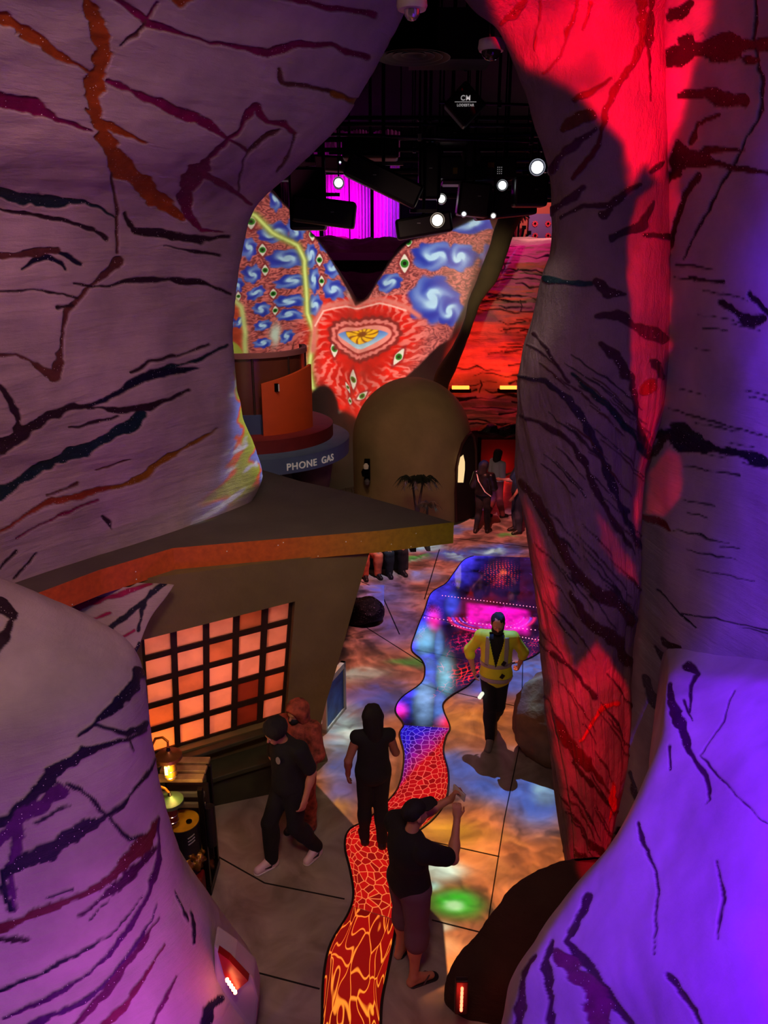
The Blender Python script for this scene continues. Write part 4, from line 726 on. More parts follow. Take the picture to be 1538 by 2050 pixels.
def floor_art(pts, o, d):
    X, Y = PIX(pts); wxy = pts[..., :2]
    q = np.concatenate([wxy*1.1, 0*wxy[..., :1]], -1); w1 = fbm(q, 4, 21); w2 = fbm(q+7, 4, 22)
    q2 = np.concatenate([wxy*np.array([2.2, 2.6])+np.stack([w1, w2], -1)*1.6, 0*wxy[..., :1]], -1); t = fbm(q2, 5, 23); t2 = fbm(q2*2.3, 4, 24)
    far = sstep(7.5, 12, wxy[..., 1])[..., None]
    near = np.array([176, 92, 44])/255.; farc = np.array([172, 84, 74])/255.
    t3 = fbm(np.concatenate([wxy*np.array([9., 14.])+np.stack([w1+t, w2+t2], -1)*5, 0*wxy[..., :1]], -1), 3, 27); img = (near*(1-far)+farc*far)*(1+.75*t+.4*t2+.35*t3)[..., None]
    hot = sstep(.05, .5, t)[..., None]; img = img*(1-.5*hot)+np.array([206, 128, 46])/255.*(1-far)*.5*hot+np.array([196, 130, 120])/255.*far*.5*hot
    jx = X+26*w1+10*t2; jy = Y+20*w2+8*t2
    def blob(cx, cy, rx, ry, c, a=1., p=1.5):
        nonlocal img
        c = np.array(c)*(1+.16*t3[..., None]+.2*t2[..., None])
        m = a*np.exp(-(((jx-cx)/rx)**2+((jy-cy)/ry)**2)**p); m = (m*(1+.35*t2))[..., None].clip(0, 1); img = img*(1-m)+c/255.*m*(1+.3*t)[..., None]
    B1 = (66, 84, 196); B2 = (70, 110, 220); W = (190, 214, 230); GR = (60, 160, 50); LB = (120, 160, 200)
    for v in ((1005, 1560, 130, 48, B2), (1080, 1600, 70, 60, B2), (930, 1530, 50, 34, B2), (1050, 1350, 90, 44, B2), (960, 1370, 60, 26, B1), (750, 1400, 75, 34, (56, 66, 160)), (690, 1470, 60, 48, LB), (700, 1530, 60, 40, (80, 104, 190)), (790, 1250, 62, 40, (94, 78, 170), .8), (780, 1190, 50, 24, (90, 80, 160), .8),
              (690, 1600, 40, 40, (90, 96, 190), .8), (655, 1700, 40, 40, (70, 80, 170), .9), (990, 1745, 60, 26, (150, 84, 40), .6), (950, 1440, 90, 34, (214, 128, 36), .8), (1060, 1470, 60, 30, (210, 120, 40), .8), (900, 1665, 60, 22, (206, 140, 30), .9), (690, 1620, 30, 24, (200, 126, 40), .8),
              (985, 1102, 62, 17, B1, .95, 2), (910, 1116, 52, 13, B1, .9), (840, 1098, 56, 11, LB, .9), (1085, 1028, 52, 17, (140, 130, 200)), (985, 1018, 40, 12, (96, 84, 190)), (900, 1060, 40, 8, (90, 96, 180), .8), (770, 1150, 40, 20, LB, .7), (850, 1160, 40, 14, (110, 110, 190), .7), (820, 1070, 30, 10, B1, .6)):
        blob(*v)
    for v in ((985, 1102, 26, 8, W), (912, 1117, 22, 5, W, .8), (845, 1097, 34, 5, W), (1090, 1027, 26, 10, W), (720, 1352, 54, 13, (176, 180, 170), .9), (690, 1465, 32, 24, (190, 226, 220), .9), (1095, 1585, 26, 24, (130, 180, 210), .8), (655, 1635, 26, 14, W, .8), (650, 1690, 30, 20, (150, 170, 200), .6),
              (884, 1738, 46, 22, (216, 240, 214)), (862, 1768, 20, 12, (200, 250, 230)), (900, 1790, 30, 10, (180, 210, 180), .5), (862, 1858, 34, 14, (220, 222, 190), .9), (870, 1900, 40, 22, (226, 160, 100), .7), (838, 1124, 26, 6, (190, 200, 170), .8), (825, 1330, 26, 14, (60, 110, 50), .9)):
        blob(*v)
    for v in ((905, 1806, 46, 30, (40, 190, 30)), (900, 1812, 16, 11, (210, 255, 190), .9), (812, 1328, 36, 9, GR, .8), (842, 1120, 30, 4, GR, .6), (1010, 1070, 20, 4, GR, .6)): blob(*v)
    # installation mask : nothing on roofs, rock or figures outside the plaza
    left = np.interp(Y, [1000, 1090, 1140, 1240, 1340, 1440, 1540, 1620, 1700, 1790, 1900, 2050], [880, 700, 700, 690, 655, 610, 590, 560, 560, 640, 760, 800])
    m = sstep(0, 26, jx-left)*sstep(1012, 1028, Y)*sstep(2060, 1940, Y)
    right = np.interp(Y, [1000, 1500, 1600, 1700, 1800, 1900, 2000], [1130, 1165, 1140, 1150, 1130, 1040, 900]); m = m*sstep(20, -6, X-right)
    for zt, poly in ((3.2, [(-3.6, 5.2), (-.05, 7.3), (.82, 7.75), (.82, 8.1), (-.2, 9.6), (-1.6, 10.6), (-4, 10)]),):
        t_ = (zt-o[2])/d[..., 2]; hx = o[0]+d[..., 0]*t_; hy = o[1]+d[..., 1]*t_; m = m*(1-inpoly(hx, hy, poly))
    # the channel keeps its own light
    ch_ = inpoly(X, Y, [tuple(p) for p in le[::6]]+[tuple(p) for p in re_[::-6]]); m = m*(1-.85*ch_)
    for (cx, cy, rr, z0, z1) in ((.62, 17.9, 1.6, .2, 3.3), (-2.3, 13.0, 1.8, 2.6, 4.5)):
        for zt in np.linspace(z0, z1, 6):
            t_ = (zt-o[2])/d[..., 2]; hx = o[0]+d[..., 0]*t_; hy = o[1]+d[..., 1]*t_; m = m*(np.hypot(hx-cx, hy-cy) > rr)
    return np.clip(img*m[..., None], 0, 1)
projector('floor_picture_projector', (1.15, 11.2, 7.2), (1.0, 11.6, 0), 1.15, 1900, 1900, even(floor_art, 10.0), 11500, ('z', 0.0))
def fin_art(pts, o, d):
    X = pts[..., 1]*60; Y = pts[..., 2]*60; q = np.stack([X*.05, Y*.05, 0*X], -1); f = fbm(q, 4, 31); s = np.sin(X*.25+5*f)
    img = np.where((s > .2)[..., None], np.array([150, 170, 50])/255., np.where((s > -.4)[..., None], np.array([214, 86, 36])/255., np.array([100, 120, 200])/255.))
    sp = sstep(.3, .5, fbm(q*3, 3, 35)); img = img*(1-sp[..., None])+np.array([190, 200, 220])/255.*sp[..., None]
    return img*(sstep(3.3, 3.45, pts[..., 2])*sstep(5.0, 4.3, pts[..., 2])*sstep(8.15, 8.35, pts[..., 1]))[..., None]
projector('rock_picture_projector', (2.9, 11.9, 5.5), (-1.5, 8.6, 3.9), .22, 500, 500, fin_art, 4200, ('x', -1.5))
# ================================================================== LEFT BUILDING
def ray(x, y): return (P(x, y, 10)-Vector((0, 0, CH))).normalized()
W1, W2 = PZ(650, 1525, 0), PZ(540, 1126, 2.98); W0 = W1+Vector((-2.0, -.72, 0))
WN = (W1-W0).cross(W2-W0).normalized()
if WN.y < 0: WN = -WN                       # points away from the camera
def OW(x, y, out=0.0):                      # photo point on the wall plane, moved `out` towards the viewer
    d = ray(x, y); o = Vector((0, 0, CH)); p = W0-WN*0
    t = (p-o).dot(WN)/d.dot(WN); return o+d*t-WN*out
def slab(mb, pts, d0, d1):                  # extruded polygon on the wall plane
    n = len(pts); A_ = [p+WH*d0 for p in pts]; B_ = [p+WH*d1 for p in pts]
    return mb.add(A_+B_, [tuple(range(n)), tuple(range(n, 2*n))[::-1]]+[(i, (i+1) % n, n+(i+1) % n, n+i) for i in range(n)])
WH = Vector((WN.x, WN.y, 0)).normalized()
def TW(x):                                  # where the wall meets the underside of the roof
    lo_, hi_ = 900.0, 1300.0
    for _ in range(40):
        m_ = (lo_+hi_)/2
        if OW(x, m_).z > 2.98: lo_ = m_
        else: hi_ = m_
    return OW(x, hi_)
bld = empty('desert_building', (-1.6, 7.8, 0), 'olive plaster building with flat orange edged roof and glowing gridded window', 'building')
mol = mat('olive_wall', (118, 104, 68), .9, noise=.14, nscale=2.5, bump=.35, bscale=14)
mdk = mat('dark_wood', (52, 30, 22), .6, noise=.3, nscale=14)
w_ = [(283, 1282), (591, 1204), (573, 1442), (299, 1524)]
mb = MB()
slab(mb, [TW(200), TW(742), OW(*w_[1]), OW(*w_[0])], 0, 1.5)
slab(mb, [OW(*w_[1]), TW(742), OW(712, 1200), OW(682, 1310), OW(655, 1400), OW(643, 1448), OW(648, 1490), OW(657, 1522), OW(600, 1545), OW(*w_[2])], 0, .5)
slab(mb, [OW(*w_[3]), OW(*w_[2]), OW(600, 1545), W1*.02+W0*.98, OW(240, 1620)], 0, 1.5)
slab(mb, [TW(200), OW(*w_[0]), OW(*w_[3]), OW(240, 1620)], 0, .5)
o_ = mb.build('wall', mol, bld)
slab(MB(), [TW(200), TW(700), OW(640, 1540), OW(240, 1620)], 1.5, 1.6).build('back_wall', mol, bld)
# window : timber grid in front of translucent panes, lamps stand behind it
fr = MB(); gl = []
def wq(s, t):                              # bilinear position in the opening
    a = (w_[0][0]+(w_[1][0]-w_[0][0])*s, w_[0][1]+(w_[1][1]-w_[0][1])*s); b = (w_[3][0]+(w_[2][0]-w_[3][0])*s, w_[3][1]+(w_[2][1]-w_[3][1])*s)
    return OW(a[0]+(b[0]-a[0])*t, a[1]+(b[1]-a[1])*t)
cs = [0, .215, .43, .63, .82, 1]; ts = [0, .2, .4, .6, .8, 1]
def bar(s0, s1, t0, t1, d0, d1, m_): slab(m_, [wq(s0, t0), wq(s1, t0), wq(s1, t1), wq(s0, t1)], d0, d1)
for i, s in enumerate(cs): bar(max(0, s-.021), min(1, s+.021), 0, 1, .10, .16, fr)
for i, t in enumerate(ts): bar(0, 1, max(0, t-.022), min(1, t+.022), .105, .155, fr)
win = fr.build('window_frame', mdk, bld)
def panemat(name, c):
    m = bpy.data.materials.new(name); m.use_nodes = True; nt = m.node_tree; N = nt.nodes; L = nt.links; N.remove(N['Principled BSDF'])
    out = N['Material Output']; tr = N.new('ShaderNodeBsdfTranslucent'); df = N.new('ShaderNodeBsdfDiffuse'); mx = N.new('ShaderNodeMixShader'); mx.inputs[0].default_value = .15
    nz = N.new('ShaderNodeTexNoise'); nz.inputs['Scale'].default_value = 4; nz.inputs['Detail'].default_value = 5; tc = N.new('ShaderNodeTexCoord'); L.new(tc.outputs['Object'], nz.inputs['Vector'])
    cr = N.new('ShaderNodeValToRGB'); cr.color_ramp.elements[0].position = .35; cr.color_ramp.elements[1].position = .6
    cr.color_ramp.elements[0].color = (*[v*.8 for v in lin(c)], 1); cr.color_ramp.elements[1].color = (*lin(c), 1); L.new(nz.outputs['Fac'], cr.inputs[0])
    for n_ in (tr, df): L.new(cr.outputs[0], n_.inputs[0])
    L.new(tr.outputs[0], mx.inputs[1]); L.new(df.outputs[0], mx.inputs[2]); L.new(mx.outputs[0], out.inputs[0]); return m
mp1 = panemat('fibreglass_amber', (236, 226, 210)); mp2 = panemat('fibreglass_dim', (206, 180, 150)); mp3 = panemat('fibreglass_dark', (150, 110, 90))
for j in range(5):
    for i in range(5):
        m_ = MB(); bar(cs[i], cs[i+1], ts[j], ts[j+1], .125, .13, m_)
        m_.build('window_pane', mp3 if (i == 3 and j >= 3) else (mp2 if (i*7+j*3) % 4 == 1 else mp1), win)
def inside(s, t, d): return wq(s, t)+WH*d
lp = inside(.10, .92, .42); point('window_lamp_orange', lp, (1, .20, .01), 46, .12)
lp = inside(.35, .35, .95); point('window_lamp_pink', lp, (1, .23, .19), 58, .2)
lp = inside(.75, .6, .95); point('window_lamp_rose', lp, (1, .17, .10), 26, .2)
# sill, plinth and bench ledges
mgs = mat('green_black_plinth', (58, 56, 40), .7, noise=.2, nscale=6)
def ledge(x0, y0, x1, y1, out, th, name, m):
    a, b = OW(x0, y0), OW(x1, y1); n = -WN.copy(); n.z = 0; n.normalize(); m_ = MB()
    vs = []
    for z in (0, -th):
        vs += [a+Vector((0, 0, z)), b+Vector((0, 0, z)), b+n*out+Vector((0, 0, z)), a+n*out+Vector((0, 0, z))]
    m_.add(vs, [(0, 1, 2, 3), (7, 6, 5, 4), (0, 4, 5, 1), (1, 5, 6, 2), (2, 6, 7, 3), (3, 7, 4, 0)]); return m_.build(name, m, bld, .01)
ledge(290, 1532, 596, 1434, .12, .05, 'window_sill', mgs); ledge(286, 1562, 604, 1468, .34, .06, 'ledge', mgs); ledge(286, 1568, 604, 1474, .28, .62, 'plinth', mgs)
# roof
rf = [(-140, 1330), (47, 1199), (198, 1142), (346, 1098), (494, 1085), (760, 1063), (908, 1046), (800, 1013), (700, 985), (600, 963), (540, 945), (470, 925), (300, 905), (-200, 1000)]
pt = [PZ(x, y, 3.2) for x, y in rf]
mrf = mat('roof_grey', (92, 84, 80), .9, noise=.12, nscale=3, bump=.25, bscale=30)
roof = MB().prism([(p.x, p.y) for p in pt], 2.985, 3.2).build('roof', mrf, bld)
mfa = bpy.data.materials.new('fascia_glitter'); mfa.use_nodes = True; nt = mfa.node_tree; N = nt.nodes; L = nt.links; b = N['Principled BSDF']
tc = N.new('ShaderNodeTexCoord'); sp = N.new('ShaderNodeSeparateXYZ'); L.new(tc.outputs['Object'], sp.inputs[0]); mr = N.new('ShaderNodeMapRange'); mr.inputs['From Min'].default_value = -3.0; mr.inputs['From Max'].default_value = .7; L.new(sp.outputs['X'], mr.inputs['Value'])
cr = N.new('ShaderNodeValToRGB'); e = cr.color_ramp.elements; e[0].position = 0; e[0].color = (*lin((236, 104, 40)), 1); e[1].position = 1; e[1].color = (*lin((176, 168, 30)), 1)
q_ = e.new(.5); q_.color = (*lin((226, 110, 30)), 1); L.new(mr.outputs[0], cr.inputs[0]); nz = N.new('ShaderNodeTexNoise'); nz.inputs['Scale'].default_value = 18; nz.inputs['Detail'].default_value = 6; L.new(tc.outputs['Object'], nz.inputs['Vector'])
mm = N.new('ShaderNodeMix'); mm.data_type = 'RGBA'; mm.blend_type = 'MULTIPLY'; mm.inputs['Factor'].default_value = .6; L.new(cr.outputs[0], mm.inputs['A']); L.new(nz.outputs['Fac'], mm.inputs['B'])
vo = N.new('ShaderNodeTexVoronoi'); vo.inputs['Scale'].default_value = 38; L.new(tc.outputs['Object'], vo.inputs['Vector']); sc = N.new('ShaderNodeSeparateColor'); L.new(vo.outputs['Color'], sc.inputs[0])
g1 = N.new('ShaderNodeMath'); g1.operation = 'GREATER_THAN'; g1.inputs[1].default_value = .985; L.new(sc.outputs[0], g1.inputs[0]); g2 = N.new('ShaderNodeMath'); g2.operation = 'LESS_THAN'; g2.inputs[1].default_value = .25; L.new(vo.outputs['Distance'], g2.inputs[0])
g3 = N.new('ShaderNodeMath'); g3.operation = 'MULTIPLY'; L.new(g1.outputs[0], g3.inputs[0]); L.new(g2.outputs[0], g3.inputs[1]); m2 = N.new('ShaderNodeMix'); m2.data_type = 'RGBA'; L.new(g3.outputs[0], m2.inputs['Factor']); L.new(mm.outputs['Result'], m2.inputs['A']); m2.inputs['B'].default_value = (1, 1, 1, 1)
L.new(m2.outputs['Result'], b.inputs['Base Color']); b.inputs['Roughness'].default_value = .6
fp = pt[0:7]; mb = MB()
inn = [p+Vector((-.0, .05, 0)) for p in fp]
for a, c in zip(fp[:-1], fp[1:]):
    dv = (c-a).normalized(); nn = Vector((dv.y, -dv.x, 0))*.012
    mb.add([(p.x, p.y, z) for z in (2.965, 3.205) for p in (a, c, c+nn, a+nn)], [(0, 1, 2, 3), (7, 6, 5, 4), (0, 4, 5, 1), (1, 5, 6, 2), (2, 6, 7, 3), (3, 7, 4, 0)])
mb.build('fascia', mfa, bld)
# low blue framed panel standing behind the wall's corner
a, c = PZ(650, 1468, 0), PZ(690, 1418, 0); sg = empty('framed_panel', a, 'low blue panel in a pale frame standing on the floor at the building corner', 'panel')
def vpan(mb, a, c, s0, s1, z0, z1, th):
    dv = (c-a); n = Vector((-dv.y, dv.x, 0)).normalized()*th; p, q = a+dv*s0, a+dv*s1
    vs = [v+Vector((0, 0, z)) for z in (z0, z1) for v in (p-n, q-n, q+n, p+n)]; return mb.add(vs, [(0, 3, 2, 1), (4, 5, 6, 7), (0, 1, 5, 4), (1, 2, 6, 5), (2, 3, 7, 6), (3, 0, 4, 7)])
vpan(MB(), a, c, .04, .92, .04, .66, .012).build('panel', mat('panel_blue', (40, 84, 150), .5, noise=.4, nscale=5), sg)
mb = MB(); vpan(mb, a, c, 0, 1, 0, .05, .03); vpan(mb, a, c, .92, 1, 0, .74, .03); vpan(mb, a, c, 0, 1, .66, .74, .03); vpan(mb, a, c, 0, .06, 0, .74, .03); mb.build('frame', mat('frame_grey', (168, 164, 150), .6), sg)
# ================================================================== LAMPS SUNK IN THE ROCKS
mls = mat('lamp_shell', (120, 20, 16), .4); mem = mat('led_red', (255, 60, 30), emit=(1, .045, .02), es=16); mem2 = mat('led_core', (255, 150, 90), emit=(1, .30, .12), es=14)
c = P(925, 2005, 4.40); fl = empty('floor_lamp', c, 'upright red strip lamp in the dark rock slope at the bottom', 'lamp', 'red strip lamps in the rocks')
MB().box((c.x, c.y+.05, c.z), (.10, .05, .34)).build('housing', mat('lamp_black', (26, 8, 8), .5), fl, .01); mb = MB()
for k in range(6): mb.lathe([(.004, -.02), (.011, -.012), (.011, .012), (.004, .02)], (c.x, c.y+.018, c.z-.105+k*.042), 8)
mb.build('diode', mem, fl)
point('strip_lamp_glow', (c.x-.02, c.y-.08, c.z), (1, .02, .01), 1.6, .04)
# trough at the foot of the mound
q = [P(428, 1893, 4.50), P(470, 1925, 4.42), P(508, 1962, 4.40), P(518, 2000, 4.40), P(512, 2060, 4.42), P(440, 2060, 4.42), P(430, 1960, 4.45)]
mb = MB(); n = len(q); bk = [p+Vector((-.02, .22, -.02)) for p in q]; mb.add(q+bk, [tuple(range(n)), tuple(range(n, 2*n))[::-1]]+[(i, (i+1) % n, n+(i+1) % n, n+i) for i in range(n)])
tr = mb.build('lamp_trough', mat('plaster_kerb', (176, 160, 162), .85, noise=.1, nscale=3), None, .02); tag(tr, 'pink rock kerb with a red lit slot at the foot of the left mound', 'lamp', 'red strip lamps in the rocks'); 
q = [P(436, 1906, 4.40), P(458, 1922, 4.38), P(497, 1964, 4.36), P(466, 1990, 4.37), P(448, 1950, 4.39)]
mb = MB(); n = len(q); bk = [p+Vector((0, .06, 0)) for p in q]; mb.add(q+bk, [tuple(range(n)), tuple(range(n, 2*n))[::-1]]+[(i, (i+1) % n, n+(i+1) % n, n+i) for i in range(n)]); mb.build('slot', mls, tr)
mb = MB()
for k in range(5): p = P(455+k*4.0, 1962+k*6, 4.345); mb.lathe([(.005, -.016), (.014, -.01), (.014, .01), (.005, .016)], p, 8)
mb.build('diode', mem2, tr); p = P(470, 1950, 4.26); point('trough_glow', p, (1, .03, .03), 1.2, .03)
# ================================================================== PHONE / GAS KIOSK
KX, KY = -2.30, 13.0
ki = empty('round_kiosk', (KX, KY, 0), 'round kiosk with a blue lettered ring, red deck and brown glass booth', 'kiosk')
mbl = mat('ring_blue', (96, 124, 158), .6, noise=.1, nscale=4); mrd2 = mat('deck_red', (128, 34, 34), .6, noise=.15, nscale=4); mor = mat('panel_orange', (214, 84, 30), .6, noise=.08, nscale=3); mbg = mat('smoked_glass', (104, 58, 44), .25, noise=.2, nscale=2)
MB().lathe([(1.5, 2.70), (1.69, 2.72), (1.70, 2.98), (1.66, 3.0), (.2, 3.0)], (KX, KY, 0), 96).build('lettered_ring', mbl, ki, smooth=True)
MB().lathe([(.2, 3.0), (1.42, 3.0), (1.42, 3.21), (1.38, 3.23), (.1, 3.23)], (KX, KY, 0), 96).build('deck', mrd2, ki, smooth=True)
def arc_wall(name, r, a0, a1, z0, z1a, z1b, th, m, n=24):
    mb = MB(); vs = []
    for k in range(n+1):
        f = k/n; an = math.radians(a0+(a1-a0)*f); zt = z1a+(z1b-z1a)*f
        for rr, z in ((r, z0), (r+th, z0), (r+th, zt), (r, zt)): vs.append((KX+rr*math.cos(an), KY+rr*math.sin(an), z))
    fs = [(k*4+j, k*4+(j+1) % 4, k*4+4+(j+1) % 4, k*4+4+j) for k in range(n) for j in range(4)]+[(0, 1, 2, 3), (n*4+3, n*4+2, n*4+1, n*4)]
    return mb.add(vs, fs).build(name, m, ki, smooth=True)
arc_wall('booth_glass', .95, -200, 20, 3.52, 4.42, 4.42, .03, mbg, 60); arc_wall('booth_base', .96, -200, -60, 3.23, 3.54, 3.54, .06, mat('base_blue', (66, 84, 130), .7), 30)
arc_wall('curved_panel', 1.12, -70, -18, 3.23, 4.05, 4.26, .05, mor)
arc_wall('booth_rim', .93, -205, 25, 4.42, 4.50, 4.50, .08, mat('rim_rose', (150, 96, 96), .7), 60)
for an in (-75, -38, 0): x_, y_ = KX+.98*math.cos(math.radians(an)), KY+.98*math.sin(math.radians(an)); MB().tube([(x_, y_, 3.23), (x_, y_, 4.42)], .02).build('mullion', mdk, ki)
q_ = P(549, 776, 12.0); o_ = MB().box(q_, (.14, .02, .13)).build('small_sign', blk, ki); MB().box(q_+Vector((.075, -.012, 0)), (.02, .01, .11)).build('sign_edge', mat('white_edge', (220, 220, 214)), o_)
MB().lathe([(.40, 0), (.34, .1), (.30, 2.0), (.42, 2.72)], (KX+1.02, KY+.1, 0), 32).build('post', mat('post_brown', (92, 70, 56), .85, noise=.2, nscale=5), ki, smooth=True)
MB().lathe([(.34, 0), (.30, .1), (.28, 2.0), (.36, 2.72)], (KX-.9, KY+.1, 0), 32).build('post', mat('post_brown2', (92, 70, 56), .85, noise=.2, nscale=5), ki, smooth=True)
MB().tube([(KX+.4, KY+.2, 0), (KX+.4, KY+.2, 2.72)], .07).build('post', mdk, ki)
def letters(txt, size, name, m, parent, fn, ext=.006):
    cu = bpy.data.curves.new(name, 'FONT'); cu.body = txt; cu.size = size; cu.extrude = ext; cu.align_x = 'CENTER'; cu.space_character = 1.12; cu.offset = size*.012
    to = bpy.data.objects.new(name, cu); COL.objects.link(to); dg = bpy.context.evaluated_depsgraph_get(); me = bpy.data.meshes.new_from_object(to.evaluated_get(dg))
    bpy.data.objects.remove(to); me.name = name
    for v in me.vertices: v.co = fn(v.co.copy())
    return link(name, me, m, parent, False)
mlt = mat('letter_cream', (232, 226, 206), .6, emit=(1, .95, .85), es=.10)
def ringfn(a0, z0): return lambda c: Vector((KX+(1.705+c.z)*math.cos(math.radians(a0)+c.x/1.70), KY+(1.705+c.z)*math.sin(math.radians(a0)+c.x/1.70), z0+c.y))
def ang_of(px): 
    best = min(range(-120, 30), key=lambda a: abs(PIX((KX+1.7*math.cos(math.radians(a)), KY+1.7*math.sin(math.radians(a)), 2.85))[0]-px)); return best
letters('PHONE', .155, 'lettering', mlt, ki, ringfn(ang_of(606), 2.78)); letters('GAS', .155, 'lettering', mlt, ki, ringfn(ang_of(656), 2.78)); letters('OIL', .20, 'lettering', mlt, ki, ringfn(ang_of(683), 2.78)) if False else None
spot('kiosk_light', (-.8, 9.5, 8.6), (-2.2, 12.8, 3.4), (1, .62, .5), 420, 34, 1, .3)
# ================================================================== ADOBE DOME
mad = mat('adobe', (168, 142, 98), .92, noise=.12, nscale=2, bump=.25, bscale=10)
cD = P(823, 1000, 17.9); R_ = 1.40; rows = []
dm = empty('adobe_dome', (cD.x, 17.9, 0), 'brown adobe dome hut with an arched doorway on its right side', 'building')
th = np.linspace(0, 2*np.pi, 97)[:-1]; zz = []
prof = [(R_*1.0, 0), (R_, .6), (R_, 1.2), (R_, 1.75)]+[(R_*math.cos(a), 1.75+1.50*math.sin(a)) for a in np.linspace(.08, 1.5, 26)]+[(.01, 3.25)]
V = np.array([[[cD.x+r*math.cos(a), 17.9+r*.95*math.sin(a), z] for a in th] for r, z in prof]); V[..., 0:2] += .02*vnoise(V*1.3)[..., None]
link('dome_shell', mesh_np('dome_shell', V.reshape(-1, 3), grid_faces(len(prof), 96, True)), mad, dm)
# doorway
arch = [(913, 1044), (912, 985), (913, 940), (918, 912), (926, 888), (936, 872), (944, 868), (949, 874), (953, 900), (954, 960), (954, 1044)]
q = [P(x, y, 16.95+(x-913)*.012) for x, y in arch]; bk = [p+Vector((0, .5, 0)) for p in q]; n = len(q)
mb = MB().add(q+bk, [tuple(range(n)), tuple(range(n, 2*n))[::-1]]+[(i, (i+1) % n, n+(i+1) % n, n+i) for i in range(n)]); do = mb.build('doorway', mat('door_dark', (34, 12, 16), .8), dm)
mb = MB(); mb.tube([p+Vector((0, -.02, 0)) for p in q], .035, 6); mb.build('arch_frame', mat('arch_red', (70, 26, 22), .6), do)
q = [P(x, y, 16.9) for x, y in ((917, 966), (918, 935), (922, 916), (928, 911), (931, 925), (931, 940), (928, 966))]; n = len(q); bk = [p+Vector((0, .03, 0)) for p in q]
MB().add(q+bk, [tuple(range(n)), tuple(range(n, 2*n))[::-1]]+[(i, (i+1) % n, n+(i+1) % n, n+i) for i in range(n)]).build('lit_niche', mat('niche_cream', (255, 226, 150), emit=(1, .72, .34), es=.85), do)
# wall lantern on the dome
c = P(735, 945, 16.72); la = empty('wall_lantern', c, 'small dark wall lantern with a pale lit top on the adobe dome', 'lamp')
MB().box(c+Vector((0, .12, 0)), (.13, .24, .5)).build('bracket', blk, la, .01); MB().lathe([(.08, -.10), (.10, 0), (.07, .06)], c+Vector((-.03, -.05, .02)), 12).build('shade', blk, la); MB().lathe([(.05, .05), (.06, .12), (.03, .17)], c+Vector((-.02, -.05, .04)), 12).build('bulb', mat('bulb_dim', (200, 170, 140), emit=(1, .7, .5), es=.06), la)
MB().lathe([(.04, -.28), (.06, -.2), (.03, -.15)], c+Vector((.0, -.05, .0)), 12).build('lower_cup', mat('cup_grey', (110, 104, 110), .4), la)
# plants in front of the dome
mpl = mat('palm_black_green', (26, 34, 18), .8); mpt = mat('palm_stem', (40, 30, 20), .8)
def palm(x, y, D, h, label, nf=7, group='plants in front of the dome', seed=0, st=1):
    r = random.Random(seed); c = P(x, y, D); c.z = 0; e_ = empty('potted_palm', c, label, 'plant', group)
    for k in range(st):
        tp_ = Vector((c.x+r.uniform(-.22, .22)*(st > 1), c.y+r.uniform(-.1, .1), h*r.uniform(.8, 1))); mb = MB().tube([(c.x+r.uniform(-.05, .05), c.y, 0), (c.x, c.y, h*.4), tp_], [.05, .035, .02], 6); mb.build('stem', mpt, e_)
        mb = MB()
        for j in range(nf):
            an = 2*math.pi*j/nf+r.uniform(-.2, .2); L_ = r.uniform(.34, .48)*h*.55; d = Vector((math.cos(an), math.sin(an)*.8, 0)); prev = tp_
            for q_ in range(1, 8):
                f = q_/7; p = tp_+d*L_*f+Vector((0, 0, (.30*math.sin(f*2.4)-.30*f*f)*L_*1.4)); side = Vector((-d.y, d.x, 0))
                for s_ in (-1, 1):
                    t_ = p+side*s_*.14*(1-f*.6)+d*.05+Vector((0, 0, -.08)); mb.add([prev, p, t_, prev+Vector((0, 0, .006)), p+Vector((0, 0, .006)), t_+Vector((0, 0, .006))], [(0, 1, 2), (3, 5, 4), (0, 2, 5, 3), (1, 4, 5, 2), (0, 3, 4, 1)])
                prev = p
        mb.build('frond', mpl, e_)
    return e_
palm(836, 980, 15.6, 1.62, 'tall dark palm with two crowns in front of the adobe dome', 9, seed=3, st=2); palm(856, 1000, 15.2, 1.05, 'low dark palm right of the tall palm by the dome', 8, seed=5); palm(770, 985, 15.4, .95, 'small dark palm between the reeds and the tall palm', 7, seed=8)
for k, (x, s) in enumerate(((708, 1), (728, 2), (746, 3))):
    c = P(x, 990, 15.4); c.z = 0; r = random.Random(s); mb = MB()
    for j in range(16):
        bx = c+Vector((r.uniform(-.12, .12), r.uniform(-.1, .1), 0)); h = r.uniform(.7, 1.25)*(1.1 if k == 0 else .9); mb.tube([bx, bx+Vector((r.uniform(-.03, .03), 0, h*.6)), bx+Vector((r.uniform(-.1, .1), 0, h))], [.014, .012, .002], 5)
    o_ = mb.build('reed_clump', mpl); tag(o_, 'clump of dark upright reeds left of the palms, %s of the three' % ('leftmost' if k == 0 else ('middle' if k == 1 else 'rightmost')), 'plant', 'reeds by the dome', 'stuff' if False else None)
c = P(790, 1004, 15.3); be = empty('planter_bench', (c.x, 15.3, 0), 'dark low planter bench below the palms, a white card on it', 'bench')
MB().box((c.x, 15.3, .5), (1.05, .4, .10)).build('seat', mat('bench_dark', (50, 28, 26), .6), be, .01); MB().box((c.x-.4, 15.3, .22), (.12, .36, .45)).build('leg', blk, be); MB().box((c.x+.4, 15.3, .22), (.12, .36, .45)).build('leg', blk, be)
MB().box((c.x+.18, 15.12, .56), (.16, .06, .02)).build('card', mat('card_white', (200, 196, 190)), be)
